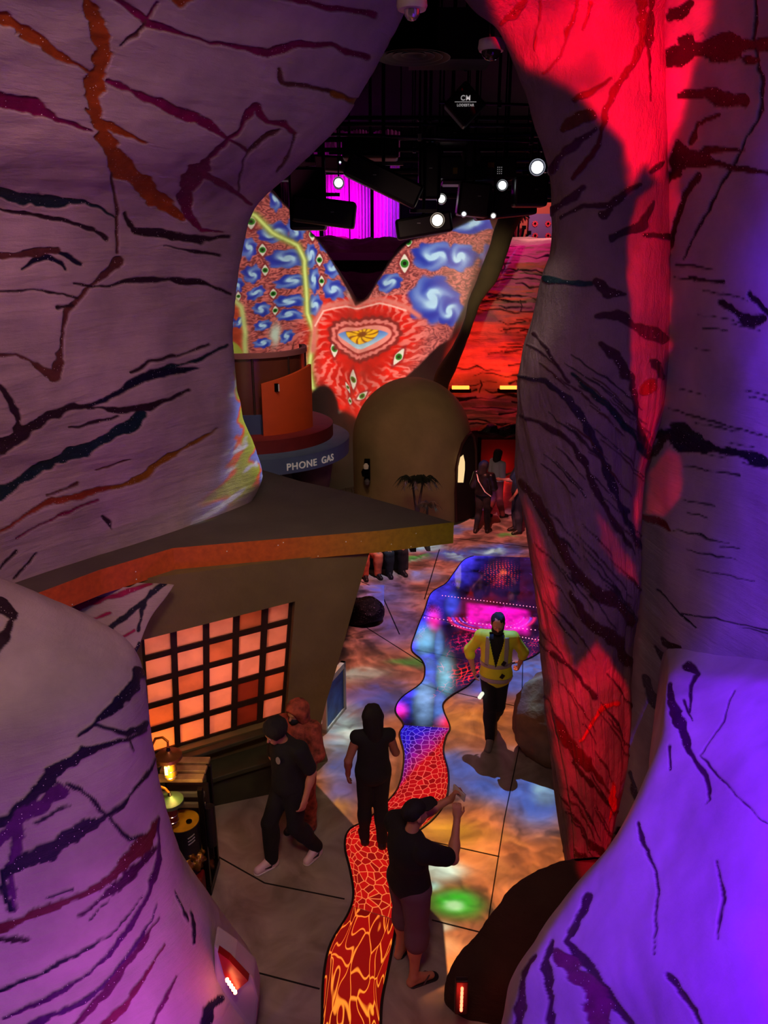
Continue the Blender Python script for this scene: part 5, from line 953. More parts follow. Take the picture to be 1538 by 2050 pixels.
# ================================================================== SALVAGE CART, LANTERNS
gx, gy = PZ(385, 1790, 0).x, 6.02
ct = empty('salvage_cart', (gx, gy, 0), 'dark upright cart of black posts and pale slatted top below the big window', 'cart')
mbk = mat('iron_black', (24, 20, 22), .35, .6); mwd = mat('pale_slat', (176, 140, 96), .5, noise=.3, nscale=9)
for sx in (-.24, .17):
    for sy in (-.05, .30): MB().box((gx+sx, gy+sy, .62), (.05, .05, 1.24)).build('post', mbk, ct, .006)
MB().box((gx-.03, gy+.12, .06), (.46, .42, .10)).build('base', mbk, ct, .01)
for k in range(3): MB().box((gx-.05, gy+.10+k*.13, 1.24-.0*k), (.44, .09, .035)).build('slat', mwd, ct, .005)
for k in range(2): MB().box((gx-.02, gy+.02, 1.12-.12*k), (.42, .03, .05)).build('rail', mat('rail_grey%d' % k, (120, 116, 110), .35, .5), ct, .004)
MB().box((gx-.03, gy+.24, .62), (.40, .03, .9)).build('back_panel', mat('back_dark', (44, 30, 28), .6), ct)
MB().tube([(gx+.225, gy+.0, .55), (gx+.225, gy+.0, 1.0)], .045, 12).build('bumper', mat('rubber_black', (18, 16, 20), .6), ct)
dx, dy = gx-.02, gy-.07; dr_ = empty('oil_drum', (dx, dy, .45), 'small dark drum with a yellow lid standing in the salvage cart', 'drum')
MB().lathe([(.15, .12), (.155, .14), (.155, .50), (.162, .52), (.155, .54), (.155, .86), (.165, .875), (.165, .89)], (dx, dy, 0), 40).build('body', mat('drum_black', (34, 34, 40), .45, .3), dr_, smooth=True)
MB().lathe([(.155, .885), (.155, .895), (.01, .895)], (dx, dy, 0), 40).build('lid', mat('lid_yellow', (240, 176, 24), .5, noise=.15, nscale=12, emit=None), dr_, smooth=True); MB().lathe([(.028, .895), (.028, .908), (.01, .908)], (dx+.07, dy-.02, 0), 16).build('bung', mbk, dr_)
mb = MB()
mlg = mat('label_grey', (150, 150, 156))
for k in range(3):
    MB().tube([(dx+.158*math.cos(-1.05+j*.05), dy+.158*math.sin(-1.05+j*.05), .80-k*.035+j*.002) for j in range(10)], .006, 6).build('label_stripe', mlg, dr_)
cr_ = MB(); bm = bmesh.new(); bmesh.ops.create_icosphere(bm, subdivisions=4, radius=.14)
for v in bm.verts:
    d = v.co.normalized(); v.co = d*(.14+.05*float(vnoise(np.array([d.x*3+1, d.y*3, d.z*3]), 4))+.02*float(vnoise(np.array([d.x*9, d.y*9, d.z*9]), 5))); v.co += Vector((gx+.03, gy-.10, .50))
me = bpy.data.meshes.new('foil_bundle'); bm.to_mesh(me); bm.free(); tag(link('foil_bundle', me, mat('gold_foil', (170, 130, 50), .28, .8, bump=.8, bscale=18)), 'crumpled gold brown bundle stuffed in the salvage cart below the drum', 'bundle')
tag(MB().box((gx+.05, gy-.16, .22), (.22, .14, .26)).build('red_can', mat('can_red', (120, 22, 26), .5), None, .02), 'dark red can at the foot of the salvage cart', 'can')
def lantern(px, py, D, name, label, capm, bodym, lit, arm):
    c = P(px, py, D); r = empty(name, c, label, 'lantern', 'hanging lanterns over the cart')
    MB().lathe([(.02, .05), (.035, .03), (.10, .012), (.118, .005), (.120, -.028), (.112, -.03), (.03, -.01)], c, 36).build('cap', capm, r, smooth=True); MB().lathe([(.012, .04), (.02, .055), (.012, .085)], c, 12).build('finial', mbk, r)
    MB().lathe([(.048, -.02), (.055, -.06), (.055, -.20), (.05, -.24), (.03, -.26)], c, 28).build('glass', bodym, r, smooth=True)
    mb = MB()
    for z in (-.15, -.215): mb.lathe([(.057, z-.004), (.061, z), (.057, z+.004)], c, 28)
    mb.build('wire_ring', mat('ring_chrome', (230, 210, 190), .2, .9), r); MB().tube([c+Vector(v) for v in arm], .012, 8).build('arm', mat('arm_brass', (190, 120, 40), .35, .7), r)
    return c
c1 = lantern(338, 1512, 5.95, 'lantern', 'lit brass lantern with a round flat cap on a bent arm below the window', mat('cap_bronze', (150, 96, 50), .4, .6, noise=.2), mat('glass_lit', (190, 140, 40), .25, .3), 1, [(0, 0, .08), (.0, .01, .14), (-.05, .03, .17), (-.12, .04, .15), (-.17, .05, .05), (-.17, .05, -.3), (-.17, .06, -1.6)])
c2 = lantern(341, 1602, 5.80, 'lantern', 'dark green capped red lantern above the yellow drum lid', mat('cap_green', (60, 84, 60), .45), mat('glass_oxblood', (104, 30, 30), .3), 0, [(0, 0, .07), (-.04, .02, .11), (-.12, .05, .12), (-.16, .1, .1)])
MB().box(c1+Vector((-.02, -.051, -.13)), (.03, .012, .09)).build('mantle', mat('mantle_glow', (255, 230, 120), emit=(1, .85, .3), es=1.6), bpy.data.objects['lantern'])
point('lantern_flame', c1+Vector((.0, -.13, -.13)), (1, .62, .16), 4.5, .03); point('drum_glow', (gx-.02, gy-.25, 1.32), (1, .55, .12), 2.2, .05)
# ================================================================== CEILING GEAR
mgk = mat('gear_black', (16, 16, 18), .35, .2); mwh = mat('camera_white', (196, 184, 172), .4)
for k, (x, y, D, lab) in enumerate(((825, 12, 5.6, 'white dome camera hanging by the top edge of the left rock'), (984, 96, 6.4, 'white ringed dome camera on a twin rod beside the red rock'))):
    c = P(x, y, D); r = empty('dome_camera', c, lab, 'camera', 'dome cameras on the ceiling'); s = 1.0 if k else .72
    MB().lathe([(.03, .06), (.092, .05), (.098, .0), (.088, -.022), (.01, -.022)], c, 36).build('ring', mwh, r, smooth=True)
    MB().lathe([(.072*s, -.022), (.066*s, -.05), (.04*s, -.075), (.006, -.083)], c, 28).build('dome', mat('smoked_dome%d' % k, (70, 60, 60) if k else (200, 190, 186), .08, .7), r, smooth=True)
    for sx in ((-.012, .012) if k else (0,)): MB().tube([c+Vector((sx, 0, .05)), (c.x+sx, c.y, 9.45)], .007 if k else .05, 8).build('rod', mat('rod_grey%d' % k, (70, 70, 76) if k else (66, 24, 28), .5), r)
c = P(828, 112, 9.0); r = empty('air_diffuser', c, 'large dark round air diffuser of nested rings under the ceiling', 'vent')
for rr in (.37, .29, .21, .12): MB().lathe([(rr-.06, .05), (rr, 0), (rr+.012, .0), (rr-.05, .055)], c+Vector((0, 0, -.02+(.37-rr)*.1)), 48).build('ring', mat('diffuser_grey%d' % int(rr*100), (46, 44, 48), .5), r, smooth=True)
MB().tube([c+Vector((0, 0, .05)), (c.x, c.y, 9.45)], .26, 24).build('duct', mgk, r)
MB().box(P(900, 80, 11), (1.0, .6, .55)).build('black_duct_box', mat('duct_box', (30, 28, 30), .7)); tag(COL.objects[-1], 'dark square duct box hanging between the diffuser and the dome camera', 'duct')
COL.objects[-1].name = 'duct_box'
# pipes / truss
k = 0; ORD = ['two', 'three', 'five', 'seven', 'eight', 'nine', 'ten', 'eleven', 'six', 'one']
for (x0, y0, x1, y1, D, rr) in ((560, 236, 1120, 236, 12.5, .03), (600, 248, 1120, 252, 12.5, .03), (560, 282, 1120, 268, 13.4, .04), (540, 300, 1120, 300, 13.8, .035), (560, 318, 1120, 322, 14.4, .04), (540, 345, 1110, 340, 15, .05), (760, 352, 1110, 362, 15.4, .04), (800, 392, 1110, 392, 16, .05), (560, 265, 1120, 285, 12.0, .02), (880, 205, 1120, 212, 11.5, .02)):
    a, b_ = P(x0, y0, D), P(x1, y1, D); m_ = MB().tube([a, b_], rr, 10); r = empty('rigging_pipe', a, 'black lighting pipe spanning the dark ceiling, number %s counted from the top of the photo' % ORD[k], 'pipe', 'black rigging pipes under the ceiling'); m_.build('tube', mat('pipe_%d' % k, (34, 34, 38), .22, .7), r)
    for f in (.12, .5, .9): p = a.lerp(b_, f); MB().tube([p, (p.x, p.y, 9.45)], .012, 6).build('hanger', mgk, r); MB().box(p, (.05, .05, .09)).build('clamp', mat('clamp_%d' % k, (90, 90, 94), .3, .8), r)
    k += 1
# boxes: chain hoist, projector, black flight housings
c = P(932, 208, 11.2); r = empty('chain_hoist', c, 'black diamond shaped chain hoist with a small white logo', 'hoist')
MB().box(c+Vector((0, .12, 0)), (.40, .24, .40), Matrix.Rotation(math.pi/4, 3, 'Y')).build('body', mat('hoist_black', (26, 18, 22), .4), r, .03); MB().tube([c+Vector((0, .12, .4)), (c.x, c.y+.12, 9.45)], .02, 8).build('chain', mgk, r)
def plane_fn(c, tilt=0): return lambda v: Vector((c.x+v.x, c.y-v.z, c.z+v.y))
mtx = mat('logo_white', (220, 214, 214), emit=(1, .95, .95), es=.25)
letters('CM', .085, 'logo', mtx, r, plane_fn(c+Vector((0, -.012, .04)))); letters('LODESTAR', .042, 'logo', mtx, r, plane_fn(c+Vector((0, -.012, -.03)))); MB().box(c+Vector((0, -.01, .022)), (.28, .006, .006)).build('rule', mtx, r)
c = P(955, 335, 13.2); r = empty('video_projector', c, 'wide black video projector with a key pad and yellow stickers', 'projector')
MB().box(c+Vector((0, .3, 0)), (1.25, .6, .34)).build('body', mat('projector_black', (30, 30, 36), .4), r, .03); MB().box(c+Vector((.02, .28, -.22)), (1.1, .5, .05)).build('tray', mat('tray_grey', (120, 112, 118), .4), r)
MB().lathe([(.13, 0), (.15, .02), (.15, .06), (.11, .06)], c+Vector((-.10, -.0, .16)), 28, Matrix.Rotation(math.pi/2, 3, 'X')).build('lens_ring', mat('ring_steel', (120, 120, 126), .25, .8), r)
for dx_, w__, h__, col in ((.22, .10, .08, (190, 160, 70)), (-.34, .07, .09, (190, 160, 70)), (.20, .12, .10, (80, 84, 100))): MB().box(c+Vector((dx_, -.006, .03 if dx_ > .21 else -.05)), (w__, .012, h__)).build('sticker', mat('sticker_%d' % int(dx_*100), col, .6), r)
mb = MB()
for i in range(4):
    for j in range(4): mb.box(c+Vector((.33+i*.03, -.006, .0-j*.03)), (.01, .01, .01))
mb.build('key_pad', mtx, r)
gear = [(617, 400, 13.0, (.55, .5, .9), .0, 'tall black moving light hanging left of the magenta curtains'), (650, 425, 12.6, (.95, .5, .38), .12, 'black angular moving light head above the picture wall'), (768, 362, 12.2, (1.15, .35, .34), .42, 'long black profile spotlight slanting down to the right'), (742, 300, 13.6, (.9, .5, .3), 0, 'black fixture box on the pipes above the curtains'),
        (848, 452, 12.6, (.85, .5, .3), -.16, 'black wedge shaped fixture with a warm lens over the spirals'), (1010, 410, 13.6, (1.0, .4, .4), -.1, 'black fixture cluster by the twisted column'), (948, 400, 13.0, (.5, .4, .5), .1, 'black box fixture below the video projector'), (860, 345, 13.2, (.35, .3, .8), 0, 'narrow upright black fixture left of the video projector'),
        (1060, 385, 12.6, (.5, .4, .42), 0, 'black fixture half hidden by the twisted column'), (700, 330, 14.5, (1.4, .3, .25), .05, 'black cable tray above the magenta curtains'), (905, 270, 12.6, (.5, .3, .25), 0, 'black connector box under the chain hoist'), (585, 330, 14.0, (.6, .4, .5), 0, 'black box beside the edge of the left rock')]
for x, y, D, d, a, lab in gear:
    c = P(x, y, D); r = empty('stage_fixture', c, lab, 'stage light'); MB().box(c, d, Matrix.Rotation(a, 3, 'Y')).build('housing', mat('fixture_black', (18, 18, 20), .4), r, .04)
    MB().tube([c, (c.x, c.y, 9.45)], .025, 8).build('hanger', mgk, r); MB().box(c+Vector((0, 0, d[2]/2+.06)), (d[0]*.5, .06, .05)).build('yoke', mgk, r)
    MB().box(c+Vector((random.uniform(-.2, .2)*d[0], -d[1]/2-.004, random.uniform(-.2, .2)*d[2])), (.05, .01, .012)).build('catch', mat('catch_steel', (150, 150, 150), .3, .6), r)
lens = [(678, 366, 13.2, .10, (1, .78, 1), 9, 'magenta haloed spotlight in front of the curtains'), (876, 441, 12.3, .12, (1, .80, .62), 14, 'largest warm white spotlight above the right spirals'), (884, 398, 13.4, .09, (1, .96, .92), 9, 'white spotlight above the warm one'), (1006, 371, 12.6, .09, (.92, .95, 1), 9, 'white spotlight below the bluish one'),
        (1076, 335, 11.4, .12, (.78, .82, 1), 16, 'bluish white spotlight beside the twisted column'), (929, 428, 12.8, .05, (.9, .95, 1), 6, 'small spotlight lens left of the top spiral'), (988, 432, 12.8, .05, (1, .95, .9), 5, 'small spotlight lens right of the top spiral'), (681, 325, 12.8, .02, (.6, .8, 1), 8, 'tiny blue pilot lamp over the curtains')]
for x, y, D, rr, col, es, lab in lens:
    rr *= .72
    c = P(x, y, D); rd = (Vector((0, 0, CH+.6))-c).normalized(); R3 = rd.to_track_quat('Z', 'Y').to_matrix(); r = empty('spotlight', c, lab, 'spotlight', 'lit spotlights of the rig')
    MB().lathe([(rr*1.0, -.34), (rr*1.25, -.3), (rr*1.2, 0), (rr*1.25, .02), (rr*1.15, .0), (rr*1.0, -.02)], c, 24, R3).build('barrel', mat('barrel_black', (30, 30, 32), .3, .3), r, smooth=True)
    MB().lathe([(rr*.92, -.01), (rr*.7, .015), (.004, .02)], c, 24, R3).build('lens', mat('lens_glow', (255, 255, 255), emit=col, es=es*.45), r, smooth=True); MB().tube([c-rd*.2, (c-rd*.2)+Vector((0, 0, .4)), ((c-rd*.2).x, (c-rd*.2).y, 9.45)], .015, 6).build('hanger', mgk, r)
# ================================================================== PEOPLE
def surface_nets(Fd, org, h):
    s = Fd < 0; nx, ny, nz = Fd.shape; cnt = np.zeros((nx-1, ny-1, nz-1), np.int8)
    offs = [(a, b, c) for a in (0, 1) for b in (0, 1) for c in (0, 1)]
    for a, b, c in offs: cnt += s[a:nx-1+a, b:ny-1+b, c:nz-1+c]
    act = (cnt > 0) & (cnt < 8); idx_ = np.argwhere(act); vid = -np.ones(act.shape, np.int64); vid[act] = np.arange(len(idx_))
    acc = np.zeros((len(idx_), 3)); num = np.zeros(len(idx_)); vals = {o: Fd[idx_[:, 0]+o[0], idx_[:, 1]+o[1], idx_[:, 2]+o[2]] for o in offs}
    for o in offs:
        for ax in range(3):
            if o[ax] == 0:
                p = list(o); p[ax] = 1; p = tuple(p); a, b = vals[o], vals[p]; m = (a < 0) != (b < 0)
                t = np.where(m, a/np.where(m, a-b, 1), 0); q = np.tile(np.array(o, float), (len(idx_), 1)); q[:, ax] += t; acc[m] += q[m]; num[m] += 1
    V = (idx_+acc/num[:, None])*h+org; Q = []
    for ax in range(3):
        sl0 = [slice(1, n-1) for n in Fd.shape]; sl1 = list(sl0); sl0[ax] = slice(0, Fd.shape[ax]-1); sl1[ax] = slice(1, Fd.shape[ax])
        A_, B_ = s[tuple(sl0)], s[tuple(sl1)]; e = np.argwhere(A_ != B_); e2 = e.copy()
        for k in range(3):
            if k != ax: e2[:, k] += 1
        u, v = [k for k in range(3) if k != ax]
        def at(du, dv): w = e2.copy(); w[:, u] += du; w[:, v] += dv; return vid[w[:, 0], w[:, 1], w[:, 2]]
        quad = np.stack([at(-1, -1), at(0, -1), at(0, 0), at(-1, 0)], -1); ins = A_[tuple(e.T)]
        flip = ins if ax != 1 else ~ins; quad[~flip] = quad[~flip][:, ::-1]; Q.append(quad)
    Q = np.concatenate(Q); Q = Q[(Q >= 0).all(1)]; return V, Q
def v3(p): return np.array(p, float)
def sdf(prims, h, k=.03, noise=None, cuts=()):
    """prims: ('c',a,b,ra,rb[,k]) tapered capsule; ('e',c,r,R[,k]) ellipsoid.  cuts: (point, normal) keep the side against the normal"""
    lo = np.min([np.minimum(v3(p[1])-max(p[3:5]), v3(p[2])-max(p[3:5])) if p[0] == 'c' else v3(p[1])-max(p[2]) for p in prims], 0)-.05
    hi = np.max([np.maximum(v3(p[1])+max(p[3:5]), v3(p[2])+max(p[3:5])) if p[0] == 'c' else v3(p[1])+max(p[2]) for p in prims], 0)+.05
    n = np.ceil((hi-lo)/h).astype(int)+1; Fd = np.full(n, .2, np.float32); ax = [lo[i]+h*np.arange(n[i]) for i in range(3)]
    for p in prims:
        if p[0] == 'c': m = max(p[3:5])+.09; l2 = np.minimum(v3(p[1]), v3(p[2]))-m; h2 = np.maximum(v3(p[1]), v3(p[2]))+m
        else: m = max(p[2])+.09; l2 = v3(p[1])-m; h2 = v3(p[1])+m
        i0 = np.clip(((l2-lo)/h).astype(int), 0, n); i1 = np.clip(((h2-lo)/h).astype(int)+1, 0, n)
        if (i1 <= i0).any(): continue
        X_, Y_, Z_ = np.meshgrid(*[ax[q][i0[q]:i1[q]] for q in range(3)], indexing='ij'); pt_ = np.stack([X_, Y_, Z_], -1)
        if p[0] == 'c':
            a, b = v3(p[1]), v3(p[2]); ab = b-a; t = np.clip(((pt_-a)@ab)/(ab@ab+1e-9), 0, 1); d = np.linalg.norm(pt_-a-t[..., None]*ab, axis=-1)-(p[3]+(p[4]-p[3])*t); kk = p[5] if len(p) > 5 else k
        else:
            R = p[3] if p[3] is not None else np.eye(3); q = (pt_-v3(p[1]))@R; r = v3(p[2]); k0 = np.linalg.norm(q/r, axis=-1); k1 = np.linalg.norm(q/r**2, axis=-1)+1e-6; d = k0*(k0-1)/k1; kk = p[4] if len(p) > 4 else k
        sub = Fd[i0[0]:i1[0], i0[1]:i1[1], i0[2]:i1[2]]; hh = np.clip(.5+.5*(sub-d)/kk, 0, 1); Fd[i0[0]:i1[0], i0[1]:i1[1], i0[2]:i1[2]] = sub*(1-hh)+d*hh-kk*hh*(1-hh)
    if noise or cuts:
        X_, Y_, Z_ = np.meshgrid(*ax, indexing='ij')
        if noise:
            band = np.abs(Fd) < .04; pt_ = np.stack([X_[band], Y_[band], Z_[band]], -1); Fd[band] += noise[0]*fbm(pt_*np.array(noise[1]), 2, 5)
        for c, nrm in cuts: c = v3(c); nrm = v3(nrm); nrm = nrm/np.linalg.norm(nrm); Fd = np.maximum(Fd, (X_-c[0])*nrm[0]+(Y_-c[1])*nrm[1]+(Z_-c[2])*nrm[2])
    return surface_nets(Fd.astype(np.float32), lo, h)
def unit(v): v = v3(v); return v/(np.linalg.norm(v)+1e-9)
def basis(zd, xd):                     # columns x,y,z
    z = unit(zd); x = v3(xd); x = unit(x-z*(x@z)); y = np.cross(z, x); return np.stack([x, y, z], 1)
skins = {'a': mat('skin_warm', (196, 132, 104), .55), 'b': mat('skin_tan', (160, 104, 82), .55)}
def body(J, H, fem=False, bulk=1.0):
    s = H/1.75; b = bulk; J = {k_: v3(v) for k_, v in J.items()}; pr = {}
    sh = J['shR']-J['shL']; Rt = basis(J['neck']-J['pelvis'], sh); Rp = basis(J['chest']-J['pelvis'], J['hpR']-J['hpL']+1e-6)
    up = unit(J['neck']-J['chest'])
    cw = .150 if fem else .168
    pr['torso'] = [('e', J['chest'], (cw*s*b, .112*s*b, .17*s), Rt, .05), ('e', (J['chest']+J['pelvis'])/2, (.132*s*b, .102*s*b, .17*s), Rp, .06), ('e', J['pelvis'], (.165*s*b, .120*s*b, .12*s), Rp, .06),
                   ('c', J['chest']+up*.10*s, J['shL'], .075*s, .058*s, .04), ('c', J['chest']+up*.10*s, J['shR'], .075*s, .058*s, .04)]
    for sd in 'LR':
        pr['uarm'+sd] = [('c', J['sh'+sd], J['el'+sd], .056*s*b, .040*s*b, .02)]; pr['farm'+sd] = [('c', J['el'+sd], J['wr'+sd], .042*s*b, .027*s, .02), ('e', J['el'+sd]*.7+J['wr'+sd]*.3, (.043*s*b, .043*s*b, .07*s), basis(J['wr'+sd]-J['el'+sd], (1, .2, .1)), .02)]
        pr['thigh'+sd] = [('c', J['hp'+sd], J['kn'+sd], .092*s*b, .058*s*b, .03)]; cf = J['kn'+sd]*.68+J['an'+sd]*.32
        pr['calf'+sd] = [('c', J['kn'+sd], J['an'+sd], .056*s*b, .036*s, .02), ('e', cf+(0, .012*s, 0), (.056*s*b, .06*s*b, .12*s), basis(J['an'+sd]-J['kn'+sd], (1, 0, 0)), .03)]
        hl = J['an'+sd]+unit(J['an'+sd]-J['to'+sd])*.03*s; hl[2] = J['to'+sd][2]+.004
        pr['foot'+sd] = [('c', J['an'+sd], hl, .036*s, .032*s, .02), ('c', hl, J['to'+sd], .033*s, .027*s, .02), ('c', J['an'+sd], J['to'+sd], .034*s, .024*s, .02)]
    fw = unit(J['look']); hc = J['head']; Rh = basis(unit(np.cross(np.cross(fw, (0, 0, 1)), fw)), np.cross(fw, (0, 0, 1))); ux, uz = Rh[:, 0], Rh[:, 2]
    f = lambda x, y, z: hc+ux*x*s+fw*y*s+uz*z*s
    Re = np.stack([ux, fw, uz], 1)
    pr['neck'] = [('c', J['neck']-up*.04*s, f(0, -.015, -.07), .056*s, .052*s, .02)]
    pr['head'] = [('e', f(0, -.005, .025), (.075*s, .095*s, .092*s), Re, .02), ('e', f(0, .03, -.045), (.056*s, .062*s, .065*s), Re, .03), ('c', f(0, .085, .01), f(0, .108, -.022), .009*s, .014*s, .012), ('c', f(-.03, .078, .028), f(.03, .078, .028), .014*s, .014*s, .015), ('c', f(-.018, .088, -.055), f(.018, .088, -.055), .010*s, .010*s, .008), ('e', f(0, .07, -.088), (.022*s, .018*s, .016*s), Re, .02),
                   ('e', f(.077, -.008, -.005), (.010*s, .020*s, .031*s), Re, .006), ('e', f(-.077, -.008, -.005), (.010*s, .020*s, .031*s), Re, .006)]
    for sd, sg in (('L', 1), ('R', -1)):
        w = J['wr'+sd]; hd = unit(J.get('hd'+sd, w-J['el'+sd])); pn = unit(J.get('pn'+sd, (-sg, 0, 0))); pn = unit(pn-hd*(pn@hd)); lat = np.cross(hd, pn)*(1 if sd == 'L' else -1); cu = J['curl'+sd][0] if 'curl'+sd in J else .5
        hp = [('e', w+hd*.048*s, (.040*s, .018*s, .052*s), np.stack([lat, pn, hd], 1), .012), ('c', w-hd*.02, w+hd*.02*s, .027*s, .024*s, .015)]
        for q, (off, ln) in enumerate(((-.030, .060), (-.010, .072), (.011, .076), (.031, .068))):
            p0 = w+hd*.088*s+lat*(-off)*s; d1 = unit(hd*math.cos(cu*.7)+pn*math.sin(cu*.7)); p1 = p0+d1*ln*.5*s; d2 = unit(hd*math.cos(cu*1.9)+pn*math.sin(cu*1.9)); p2 = p1+d2*ln*.5*s
            hp += [('c', w+hd*.05*s-lat*off*s*.8, p0, .011*s, .0098*s, .006), ('c', p0, p1, .0098*s, .0088*s, .004), ('c', p1, p2, .0088*s, .0074*s, .004)]
        t0 = w+hd*.025*s-lat*.026*s*(-1); t1 = t0+unit(lat+hd*.9+pn*.5)*.042*s; t2 = t1+unit(lat*.3+hd+pn*(.4+cu*.5))*.034*s; hp += [('c', t0, t1, .014*s, .011*s, .008), ('c', t1, t2, .0105*s, .0085*s, .004)]
        pr['hand'+sd] = hp
    pr['_f'] = (f, Re, s, ux, fw, uz); return pr
def grow(pl, t, part=None):
    out = []
    for p in pl:
        p = list(p)
        if p[0] == 'c':
            p[3] += t; p[4] += t
            if part: a, b = v3(p[1]), v3(p[2]); q = a+(b-a)*part; p[4] = p[3]+(p[4]-p[3])*part; p[2] = q
        else: p[2] = tuple(x+t for x in p[2])
        out.append(tuple(p))
    return out
STAND = dict(pelvis=(0, 0, .96), chest=(0, 0, 1.30), neck=(0, .01, 1.48), head=(0, -.01, 1.635), look=(0, -1, 0), shL=(.175, .01, 1.42), shR=(-.175, .01, 1.42), elL=(.23, .03, 1.14), elR=(-.23, .03, 1.14), wrL=(.24, -.05, .90), wrR=(-.24, -.05, .90),
             hpL=(.088, 0, .92), hpR=(-.088, 0, .92), knL=(.10, -.02, .50), knR=(-.10, -.02, .50), anL=(.105, .02, .09), anR=(-.105, .02, .09), toL=(.125, -.13, .03), toR=(-.125, -.13, .03))
def person(label, loc, face, H, over, wear, hres=.0085, skin='a', fem=False, bulk=1.0, group=None):
    s = H/1.75; J = {k_: tuple(c*s for c in v) if k_ not in ('look', 'hdL', 'hdR', 'pnL', 'pnR', 'curlL', 'curlR') else v for k_, v in {**STAND, **over}.items()}
    pr = body(J, H, fem, bulk); f, Re, s, ux, fw, uz = pr['_f']; yaw = math.atan2(face[0], -face[1])
    root = empty('person', loc, label, 'person', group, yaw); global KEEP; KEEP = False
    allp = [p for k_ in pr if not k_.startswith('_') for p in pr[k_]]
    def mk(name, prims, m, k=.03, par=root, **kw):
        V, Q = sdf(prims, kw.pop('h', hres), k, **kw); return link(name, mesh_np(name, V, Q), m, par)
    mk('body', allp, skins[skin], .02)
    for w in wear:
        t = w[0]
        if t == 'shirt':
            _, m, sl, hem, th, = w[:5]; ta = th+.008 if sl > .3 else 0; md_ = (v3(J['chest'])*.45+v3(J['pelvis'])*.55); pl = grow(pr['torso'], th)+grow(pr['uarmL'], ta, min(sl, 1))+grow(pr['uarmR'], ta, min(sl, 1))+[('e', md_, (.148*s+th, .112*s+th, .22*s), None, .05)]
            if sl > 1: pl += grow(pr['farmL'][:1], th, sl-1)+grow(pr['farmR'][:1], th, sl-1)
            pl += [('e', v3(J['pelvis'])+(0, 0, .02), (.165*s+th, .125*s+th, .16*s), None, .05)]
            mk(w[5] if len(w) > 5 else 'shirt', pl, m, .04, noise=(.012, (7, 7, 5)), cuts=[((0, 0, hem*s), (0, 0, -1)), (v3(J['neck'])+v3((0, 0, .015)), unit(v3(J['neck'])-v3(J['chest'])))])
        if t == 'trousers':
            _, m, frac, th = w[:4]; pl = grow(pr['torso'][2:3], th)
            for sd in 'LR': pl += grow(pr['thigh'+sd], th)+(grow(pr['calf'+sd], th+.006, None) if frac >= 2 else (grow(pr['calf'+sd][:1], th+.02, frac-1) if frac > 1 else []))
            mk('trousers' if frac >= 2 else 'shorts', pl, m, .03, noise=(.010, (8, 8, 5)), cuts=[((0, 0, J['pelvis'][2]+.10*s), (0, 0, 1))])
        if t == 'shoes':
            for sd in 'LR':
                pl = grow(pr['foot'+sd], .012); o = mk('shoe', pl, w[1], .02)
                if len(w) > 2: V, Q = sdf([('c', v3(J['an'+sd])*(1, 1, 0)+(0, 0, .008), v3(J['to'+sd])*(1, 1, 0)+(0, 0, .008), .045*s, .045*s)], hres, .01, cuts=[((0, 0, .022), (0, 0, 1)), ((0, 0, 0), (0, 0, -1))]); link('sole', mesh_np('sole', V, Q), w[2], o)
        if t == 'hair':
            _, m, L_, vol = w; pl = [('e', f(0, -.022, .042), (.084*s+vol, .096*s+vol, .088*s+vol), Re, .03)]
            if L_ > 0:
                dn = v3((0, 0, -1)); bk = -fw; pl += [('c', f(0, -.06, .02), f(0, -.06, .02)+dn*L_+bk*.03, .075*s+vol, .07*s+vol, .03), ('c', f(.055, -.03, .0), f(.06, -.05, .0)+dn*L_*.9, .042*s+vol, .04*s, .03), ('c', f(-.055, -.03, .0), f(-.06, -.05, .0)+dn*L_*.9, .042*s+vol, .04*s, .03)]
            cuts = [] if L_ > 0 else [(f(0, .02, -.045), -uz*1.0+fw*.6)]
            mk('hair', pl, m, .03, noise=(.014, (30, 30, 9)), cuts=cuts+[(f(0, .072, .02), fw-uz*.35)])
        if t == 'cap':
            m = w[1]; o = mk('cap', [('e', f(0, -.008, .05), (.084*s, .102*s, .078*s), Re, .02)], m, .01, cuts=[(f(0, 0, .035), -uz)])
            V, Q = sdf([('c', f(-.03, .09, .045), f(-.02, .155, .035), .045*s, .04*s), ('c', f(.03, .09, .045), f(.02, .155, .035), .045*s, .04*s)], .006, .02, cuts=[(f(0, .1, .052), uz), (f(0, .1, .038), -uz)]); link('brim', mesh_np('brim', V, Q), m, o)
        if t == 'mask': mk('face_mask', [('e', f(0, .058, -.055), (.058*s, .058*s, .055*s), Re, .02), ('c', f(.06, .01, -.03), f(.04, .06, -.05), .012, .02), ('c', f(-.06, .01, -.03), f(-.04, .06, -.05), .012, .02)], w[1], .02, h=.006)
        if t == 'beard': mk('beard', [('e', f(0, .045, -.070), (.062*s, .062*s, .052*s), Re, .02), ('c', f(.064, .012, -.01), f(.05, .05, -.06), .014, .02), ('c', f(-.064, .012, -.01), f(-.05, .05, -.06), .014, .02)], w[1], .02, h=.006, noise=(.01, (40, 40, 30)))
        if t == 'eyes':
            mb = MB()
            for sx in (-.031, .031): mb.lathe([(.002, -.011), (.009, -.006), (.011, 0), (.009, .006), (.002, .011)], Vector(f(sx, .082, .012)), 10)
            mb.build('eyes', mat('eye_white', (226, 220, 214), .3), root, smooth=True)
            mb = MB()
            for sx in (-.031, .031): mb.lathe([(.001, -.004), (.005, 0), (.001, .004)], Vector(f(sx, .0935, .012)), 8)
            mb.build('pupils', mat('pupil_dark', (20, 14, 12), .2), root)
    KEEP = True
    return root, J, pr
